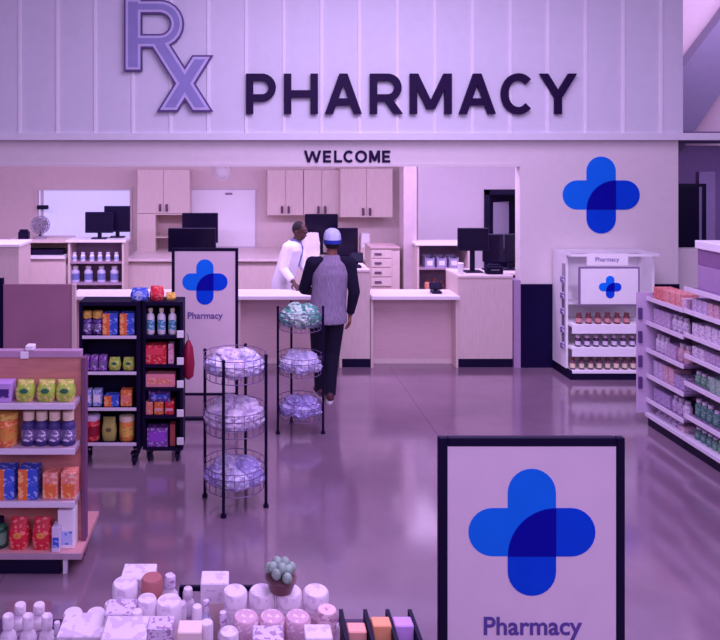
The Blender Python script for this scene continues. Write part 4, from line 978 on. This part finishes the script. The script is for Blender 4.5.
# ------------------------------------------------------------------ people
def hand(b, w, d, n, side, curl=0.5, s=1.0):
    """w wrist, d unit direction of the hand, n palm normal; five fingers"""
    w = Vector(w); d = Vector(d).normalized(); n = Vector(n); n = (n - d * n.dot(d)).normalized(); a = d.cross(n) * side
    for i, q in enumerate((-0.03, -0.01, 0.01, 0.03)): b.chain([w, w + d * 0.09 * s + a * q * s], [0.02 * s, 0.0135 * s])
    for i, (q, L) in enumerate(((-0.032, 0.062), (-0.011, 0.078), (0.011, 0.084), (0.032, 0.074))):
        p0 = w + d * 0.09 * s + a * q * s; p1 = p0 + (d * math.cos(curl * 0.6) + n * math.sin(curl * 0.6)) * L * 0.5 * s; p2 = p1 + (d * math.cos(curl * 1.6) + n * math.sin(curl * 1.6)) * L * 0.5 * s
        b.chain([p0, p1, p2], [0.0105 * s, 0.0095 * s, 0.008 * s], 8)
    p0 = w + d * 0.03 * s + a * 0.025 * s; p1 = p0 + (d * 0.6 + a * 0.7 + n * 0.3).normalized() * 0.045 * s; p2 = p1 + (d * 0.9 + a * 0.2 + n * 0.4).normalized() * 0.035 * s
    b.chain([p0, p1, p2], [0.014 * s, 0.012 * s, 0.0095 * s], 8)
def head(b, c, f, s=1.0):
    """c centre of skull, f facing angle about Z (0 = +Y)"""
    R = Matrix.Translation(c) @ Matrix.Rotation(f, 4, 'Z')
    def bl(p, r, sc): b.ball(R @ Vector(p), r * s, sc, 18, 12, Matrix.Rotation(f, 4, 'Z'))
    bl((0, -0.008, 0.02), 0.1, (0.78, 0.98, 1.0)); bl((0, 0.025, -0.055), 0.07, (0.82, 0.9, 0.95)); bl((0, 0.05, -0.085), 0.03, (1, 0.8, 0.8))
    bl((0, 0.1, -0.02), 0.017, (0.8, 1.1, 1.3)); bl((0, 0.098, -0.062), 0.02, (1.2, 0.5, 0.4)); bl((0, 0.088, 0.022), 0.03, (1.6, 0.5, 0.35))
    for sd in (-1, 1): bl((sd * 0.08, -0.005, -0.015), 0.028, (0.35, 0.8, 1.15))
def face(parent, c, f, eye=True):
    R = Matrix.Translation(c) @ Matrix.Rotation(f, 4, 'Z')
    for sd in (-1, 1):
        e = B(); e.ball(R @ Vector((sd * 0.032, 0.086, 0.0)), 0.0075, (1.2, 0.5, 0.7), 10, 8); e.obj('eye', mat('eye_white', (140, 124, 126), 0.7, spec=0.1), parent)
# customer, seen from behind
px0, Yp = 327.5, 7.3
pr_ = thing('person', 'customer in light cap, grey top with black sleeves and dark trousers at the counter', 'person', (wx(px0, Yp), Yp, 0))
hipL, hipR = Vector((-0.085, 0.0, 0.93)), Vector((0.085, 0.0, 0.93))
kneeL, kneeR = Vector((-0.085, 0.08, 0.5)), Vector((0.055, 0.03, 0.5))
ankL, ankR = Vector((-0.06, 0.1, 0.09)), Vector((0.02, -0.03, 0.09))
toeL, toeR = Vector((-0.085, 0.27, 0.03)), Vector((0.035, 0.15, 0.03))
hc = Vector((0.055, 0.05, 1.655))
shL, shR = Vector((-0.155, 0.0, 1.42)), Vector((0.225, 0.0, 1.42))
elL, elR = Vector((-0.235, 0.1, 1.14)), Vector((0.275, -0.02, 1.13))
wrL, wrR = Vector((-0.12, 0.34, 1.06)), Vector((0.245, 0.06, 0.88))
def torso(b, k, z0, z1, fx=0.0):
    secs = [(0.84, 0.165, 0.115), (0.93, 0.17, 0.12), (1.05, 0.155, 0.11), (1.2, 0.17, 0.118), (1.33, 0.19, 0.118), (1.42, 0.175, 0.1), (1.475, 0.10, 0.075), (1.5, 0.06, 0.06)]
    b.loft([((0.045 * (z - 0.84) / 0.6 + fx, 0.01, z), rx_ + k, ry_ + k) for z, rx_, ry_ in secs if z0 <= z <= z1], 28)
b = B(); torso(b, -0.01, 0.84, 1.5)
b.chain([Vector((0.045, 0.02, 1.44)), Vector((0.052, 0.035, 1.56))], [0.058, 0.054]); head(b, hc, 0.0)
for s_, e_, w_ in ((shL, elL, wrL), (shR, elR, wrR)): b.chain([s_, e_, w_], [0.05, 0.042, 0.027])
hand(b, wrL, (0.25, 0.8, -0.25), (0, 0, -1), -1, 0.4); hand(b, wrR, (-0.05, 0.12, -1), (-1, 0, 0), -1, 0.5)
for h_, k_, a_, t_ in ((hipL, kneeL, ankL, toeL), (hipR, kneeR, ankR, toeR)):
    b.chain([h_, k_, a_], [0.08, 0.052, 0.038]); b.chain([a_ + Vector((0, 0, -0.04)), t_], [0.038, 0.028])
remeshed(b, 'body', SKIN_B, pr_, 0.0075, 3)
KNIT = mat('heather_grey_knit', (146, 132, 158), 0.9, var=0.25, scale=26, stretch=(4, 4, 0.5), bump=0.3)
BLKC = mat('black_sleeve_cloth', (18, 8, 44), 0.9, var=0.15, scale=20)
b = B(); b.loft([((0.0, 0.0, 0.81), 0.205, 0.155), ((0.0, 0.0, 0.86), 0.204, 0.155), ((0.005, 0.005, 0.98), 0.19, 0.142), ((0.02, 0.005, 1.15), 0.182, 0.135), ((0.035, 0.01, 1.32), 0.198, 0.138), ((0.04, 0.01, 1.42), 0.165, 0.115), ((0.045, 0.015, 1.475), 0.1, 0.085), ((0.05, 0.025, 1.51), 0.07, 0.066)], 32)
remeshed(b, 'shirt', KNIT, pr_, 0.009, 6)
for s_, e_, w_ in ((shL, elL, wrL), (shR, elR, wrR)):
    b = B(); c_ = Vector((0.035, 0.01, 1.46)); inn = s_.lerp(c_, 0.38)
    b.chain([inn, s_, s_.lerp(e_, 0.5), e_, e_.lerp(w_, 0.5)], [0.062, 0.078, 0.068, 0.062, 0.053]); b.cyl(e_.lerp(w_, 0.45), e_.lerp(w_, 0.95), 0.053, 0.042, 16)
    remeshed(b, 'sleeve', BLKC, pr_, 0.009, 5)
TRS = mat('dark_trouser_cloth', (14, 6, 40), 0.85, var=0.15, scale=16)
b = B(); b.loft([((0, 0, 0.82), 0.16, 0.125), ((0, 0, 0.88), 0.168, 0.128), ((0, 0, 0.98), 0.168, 0.125), ((0, 0, 1.02), 0.16, 0.12)], 28)
for h_, k_, a_ in ((hipL, kneeL, ankL), (hipR, kneeR, ankR)):
    b.chain([h_ + Vector((0, 0, -0.03)), h_.lerp(k_, 0.5), k_, k_.lerp(a_, 0.6)], [0.105, 0.098, 0.082, 0.066]); b.cyl(k_.lerp(a_, 0.6), a_ + Vector((0, 0, -0.03)), 0.066, 0.062, 18)
remeshed(b, 'trousers', TRS, pr_, 0.008, 5)
SHOE = mat('brown_shoe', (78, 40, 52), 0.6)
for a_, t_ in ((ankL, toeL), (ankR, toeR)):
    b = B(); hl = Vector((a_.x, a_.y - 0.04, 0.055)); b.ball(hl, 0.05, (0.85, 1.05, 1.0)); b.chain([Vector((a_.x, a_.y, 0.07)), Vector((t_.x, t_.y - 0.07, 0.052)), Vector((t_.x, t_.y - 0.015, 0.045))], [0.05, 0.045, 0.036]); b.cyl((a_.x, a_.y, 0.06), (a_.x, a_.y, 0.12), 0.05, 0.052)
    for v in b.bm.verts: v.co.z = max(v.co.z, 0.02)
    sh = remeshed(b, 'shoe', SHOE, pr_, 0.007, 3)
    b = B(); d_ = (t_ - a_); d_.z = 0; d_.normalize(); ang = math.atan2(d_.y, d_.x); n_ = Vector((-d_.y, d_.x, 0))
    mid = (Vector((a_.x, a_.y, 0)) + Vector((t_.x, t_.y, 0))) / 2 - d_ * 0.03
    pts = []
    for k in range(24):
        q = 2 * PI * k / 24; pts.append(mid + d_ * 0.14 * math.cos(q) + n_ * (0.043 + 0.005 * math.cos(q)) * math.copysign(abs(math.sin(q)) ** 0.7, math.sin(q)))
    bm = b.bm; lo = [bm.verts.new((p.x, p.y, 0)) for p in pts]; hi = [bm.verts.new((p.x, p.y, 0.02)) for p in pts]
    bm.faces.new(lo); bm.faces.new(hi)
    for k in range(24): bm.faces.new((lo[k], lo[(k + 1) % 24], hi[(k + 1) % 24], hi[k]))
    b.obj('sole', WHITE, sh)
# cap and hair
CAPB = mat('blue_white_cap', (206, 214, 250), 0.8, var=0.12, scale=30)
NAVH = mat('navy_cap_band', (40, 60, 170), 0.8)
b = B(); b.ball(hc + Vector((0, -0.008, -0.01)), 0.104, (0.80, 0.99, 1.0), 20, 14)
for v in b.bm.verts:
    if v.co.y - hc.y > 0.03 and v.co.z < hc.z + 0.02: v.co = hc + (v.co - hc) * 0.8
    v.co.z = max(v.co.z, hc.z - 0.075)
b.obj('hair', mat('dark_hair', (34, 26, 40), 0.8), pr_, smooth=True)
b = B(); bm = b.bm
b.lathe([(0.112, 0.0), (0.112, 0.03), (0.105, 0.07), (0.085, 0.105), (0.05, 0.125), (0.015, 0.132)], hc + Vector((0, -0.006, 0.0)), 26, 0.82, 1.0)
cap = b.obj('cap', CAPB, pr_, smooth=True)
b = B(); b.lathe([(0.1135, -0.028), (0.1145, 0.0), (0.114, 0.012)], hc + Vector((0, -0.006, 0.0)), 26, 0.82, 1.0); b.obj('cap_band', NAVH, cap, smooth=True)
b = B(); b.ball(hc + Vector((0, 0.12, 0.005)), 0.08, (0.95, 1.0, 0.12), 18, 8); b.obj('cap_brim', NAVH, cap, smooth=True)
b = B(); b.ball(hc + Vector((0, 0.13, 0.132)) - Vector((0, 0.136, 0)), 0.012, (1, 1, 0.6), 10, 6); b.obj('cap_button', NAVH, cap)
face(pr_, hc, 0.0)

# person in white coat behind the counter
pxp, Yp = 283.5, 9.22
w_ = thing('person', 'person in white coat leaning over the counter towards the customer', 'person', (wx(pxp, Yp), Yp, 0))
fa = math.radians(-122)                      # turned to the customer
hc = Vector((0.20, -0.15, 1.585))
def lean(z, o=0.0):
    k = max(0, z - 0.9) / 0.6
    return Vector((0.15 * k + 0.8 * o, -0.11 * k - 0.6 * o, z))
b = B(); b.loft([(lean(z), a, c) for z, a, c in ((0.84, 0.125, 0.15), (0.95, 0.13, 0.155), (1.08, 0.12, 0.145), (1.22, 0.125, 0.16), (1.33, 0.12, 0.165), (1.4, 0.1, 0.13), (1.44, 0.075, 0.075))], 28)
b.chain([lean(1.4), hc + Vector((-0.01, 0.01, -0.08))], [0.058, 0.054]); head(b, hc, fa)
sr, sl = lean(1.37) + Vector((-0.075, -0.135, 0)), lean(1.37) + Vector((0.075, 0.145, 0))
er_, el_ = Vector((-0.02, -0.27, 1.1)), Vector((0.27, 0.04, 1.1))
wr_, wl_ = Vector((0.1, -0.42, 0.965)), Vector((0.36, -0.2, 0.965))
for s_, e_, q_ in ((sl, el_, wl_), (sr, er_, wr_)): b.chain([s_, e_, q_], [0.05, 0.042, 0.028])
hand(b, wr_, (0.4, -0.55, -0.45), (0, 0, -1), -1, 0.25); hand(b, wl_, (0.3, -0.6, -0.45), (0, 0, -1), 1, 0.25)
for ly in (-0.085, 0.085):
    b.chain([Vector((0, ly, 0.92)), Vector((0.02, ly, 0.5)), Vector((-0.01, ly, 0.09))], [0.08, 0.055, 0.04]); b.chain([Vector((-0.01, ly, 0.05)), Vector((0.14, ly - 0.03, 0.03))], [0.038, 0.028])
remeshed(b, 'body', SKIN_D, w_, 0.0075, 3)
COAT = mat('white_coat_cloth', (240, 236, 246), 0.85, var=0.06, scale=8, bump=0.2)
b = B(); b.loft([((0.0, 0.01, 0.48), 0.19, 0.21), ((0, 0, 0.7), 0.175, 0.195), ((0, 0, 0.9), 0.155, 0.18), (lean(1.05), 0.148, 0.17), (lean(1.22), 0.148, 0.182), (lean(1.33), 0.142, 0.185), (lean(1.4), 0.115, 0.145), (lean(1.45), 0.083, 0.083)], 30)
for s_, e_, q_ in ((sl, el_, wl_), (sr, er_, wr_)):
    b.chain([s_, s_.lerp(e_, 0.5), e_, e_.lerp(q_, 0.4)], [0.076, 0.068, 0.064, 0.055]); b.cyl(e_.lerp(q_, 0.4), e_.lerp(q_, 0.9), 0.055, 0.047, 16)
remeshed(b, 'coat', COAT, w_, 0.009, 5)
b = B(); b.loft([(lean(1.12, 0.05), 0.11, 0.1), (lean(1.25, 0.05), 0.115, 0.1), (lean(1.36, 0.045), 0.105, 0.09), (lean(1.43, 0.03), 0.078, 0.075), (lean(1.475, 0.01), 0.066, 0.066)], 24)
b.obj('shirt', mat('slate_shirt', (110, 116, 168), 0.8), w_, smooth=True)
b = B(); b.loft([((0, 0, 0.84), 0.125, 0.155), ((0, 0, 0.98), 0.128, 0.158)], 24)
for ly in (-0.085, 0.085): b.chain([Vector((0, ly, 0.9)), Vector((0.02, ly, 0.5)), Vector((-0.01, ly, 0.12))], [0.095, 0.075, 0.06])
remeshed(b, 'trousers', TRS, w_, 0.009, 4)
for ly in (-0.085, 0.085):
    b = B(); b.chain([Vector((-0.04, ly, 0.055)), Vector((0.13, ly - 0.025, 0.045))], [0.05, 0.04])
    for v in b.bm.verts: v.co.z = max(v.co.z, 0.0)
    remeshed(b, 'shoe', BLACK, w_, 0.008, 2)
b = B(); b.ball(hc + Vector((-0.008, 0.006, 0.03)), 0.097, (0.9, 0.9, 0.98), 18, 12)
for v in b.bm.verts:
    fwd = (v.co - hc).dot(Vector((0.85, -0.53, 0)))
    v.co.z = max(v.co.z, hc.z + (0.035 if fwd > 0.02 else -0.02))
b.obj('hair', mat('black_hair', (30, 22, 30), 0.85), w_, smooth=True)
face(w_, hc, fa)

# ------------------------------------------------------------------ lights
TINT = (0.70, 0.50, 1.0)
def area(name, loc, sx_, sy_, power, col=TINT, rot=(0, 0, 0)):
    l = bpy.data.lights.new(name, 'AREA'); l.shape = 'RECTANGLE'; l.size = sx_; l.size_y = sy_; l.energy = power; l.color = col
    o = bpy.data.objects.new(name, l); COL.objects.link(o); o.location = loc; o.rotation_euler = rot; return o
area('store_lights', (1.55, 4.3, 5.2), 3.0, 4.4, 385)
area('rear_fill', (1.0, -1.5, 4.6), 10, 2.0, 300, TINT, (math.radians(55), 0, 0))  # added fill from behind the camera, lifts the faces turned this way
area('pharmacy_fill', (0.1, 8.86, 2.66), 9.4, 0.3, 195, TINT, (math.radians(28), 0, 0))  # added strip without fixture, hidden behind the header to brighten the interior

area('recess_fill', (7.9, 10.2, 2.7), 0.8, 0.8, 30, TINT, (math.radians(25), 0, 0))  # added unseen fill that lifts the recess wall
sp = bpy.data.lights.new('added_display_spot', 'SPOT'); sp.energy = 520; sp.color = (0.72, 0.58, 1.0); sp.spot_size = math.radians(19); sp.spot_blend = 0.5; sp.shadow_soft_size = 0.12  # added unseen spot to brighten the white display
so = bpy.data.objects.new('added_display_spot', sp); COL.objects.link(so); so.location = (3.6, 4.6, 5.0)
so.rotation_euler = (Vector((4.18, 8.0, 0.55)) - Vector(so.location)).to_track_quat('-Z', 'Y').to_euler()
area('upper_fill', (7.0, 8.9, 5.2), 2.5, 1.0, 48, TINT, (math.radians(60), 0, 0))  # added unseen fill turned onto the upper wall
TRF = mat('troffer_glow', (255, 255, 255), 0.5, emit=((225, 195, 255), 2.4))
for x, lb in ((2.55, 'ceiling light panel inside the pharmacy over the till side'),):
    u = unit('ceiling_light', lb, 'light', (x, 10.25, 2.75))
    B().box(-0.3, 0.3, -0.6, 0.6, -0.02, 0.0).obj('frame', WHITE, u); B().box(-0.27, 0.27, -0.57, 0.57, -0.024, -0.02).obj('diffuser', TRF, u)
W = bpy.data.worlds.new('world'); S.world = W; W.use_nodes = True
bg = W.node_tree.nodes['Background']; bg.inputs['Color'].default_value = (0.48, 0.33, 0.74, 1); bg.inputs['Strength'].default_value = 0.4

# ------------------------------------------------------------------ camera
cd = bpy.data.cameras.new('camera'); co = bpy.data.objects.new('camera', cd); COL.objects.link(co)
co.location = (0, 0, CH); co.rotation_euler = (PI / 2, 0, 0)
cd.sensor_fit = 'HORIZONTAL'; cd.sensor_width = 36; cd.lens = F / 720 * 36
cd.shift_x = (360 - CX) / 720; cd.shift_y = -(320 - HY) / 720
cd.clip_start = 0.05
S.camera = co
S.view_settings.view_transform = 'Standard'; S.view_settings.look = 'None'; S.view_settings.gamma = 1; S.view_settings.exposure = -0.28
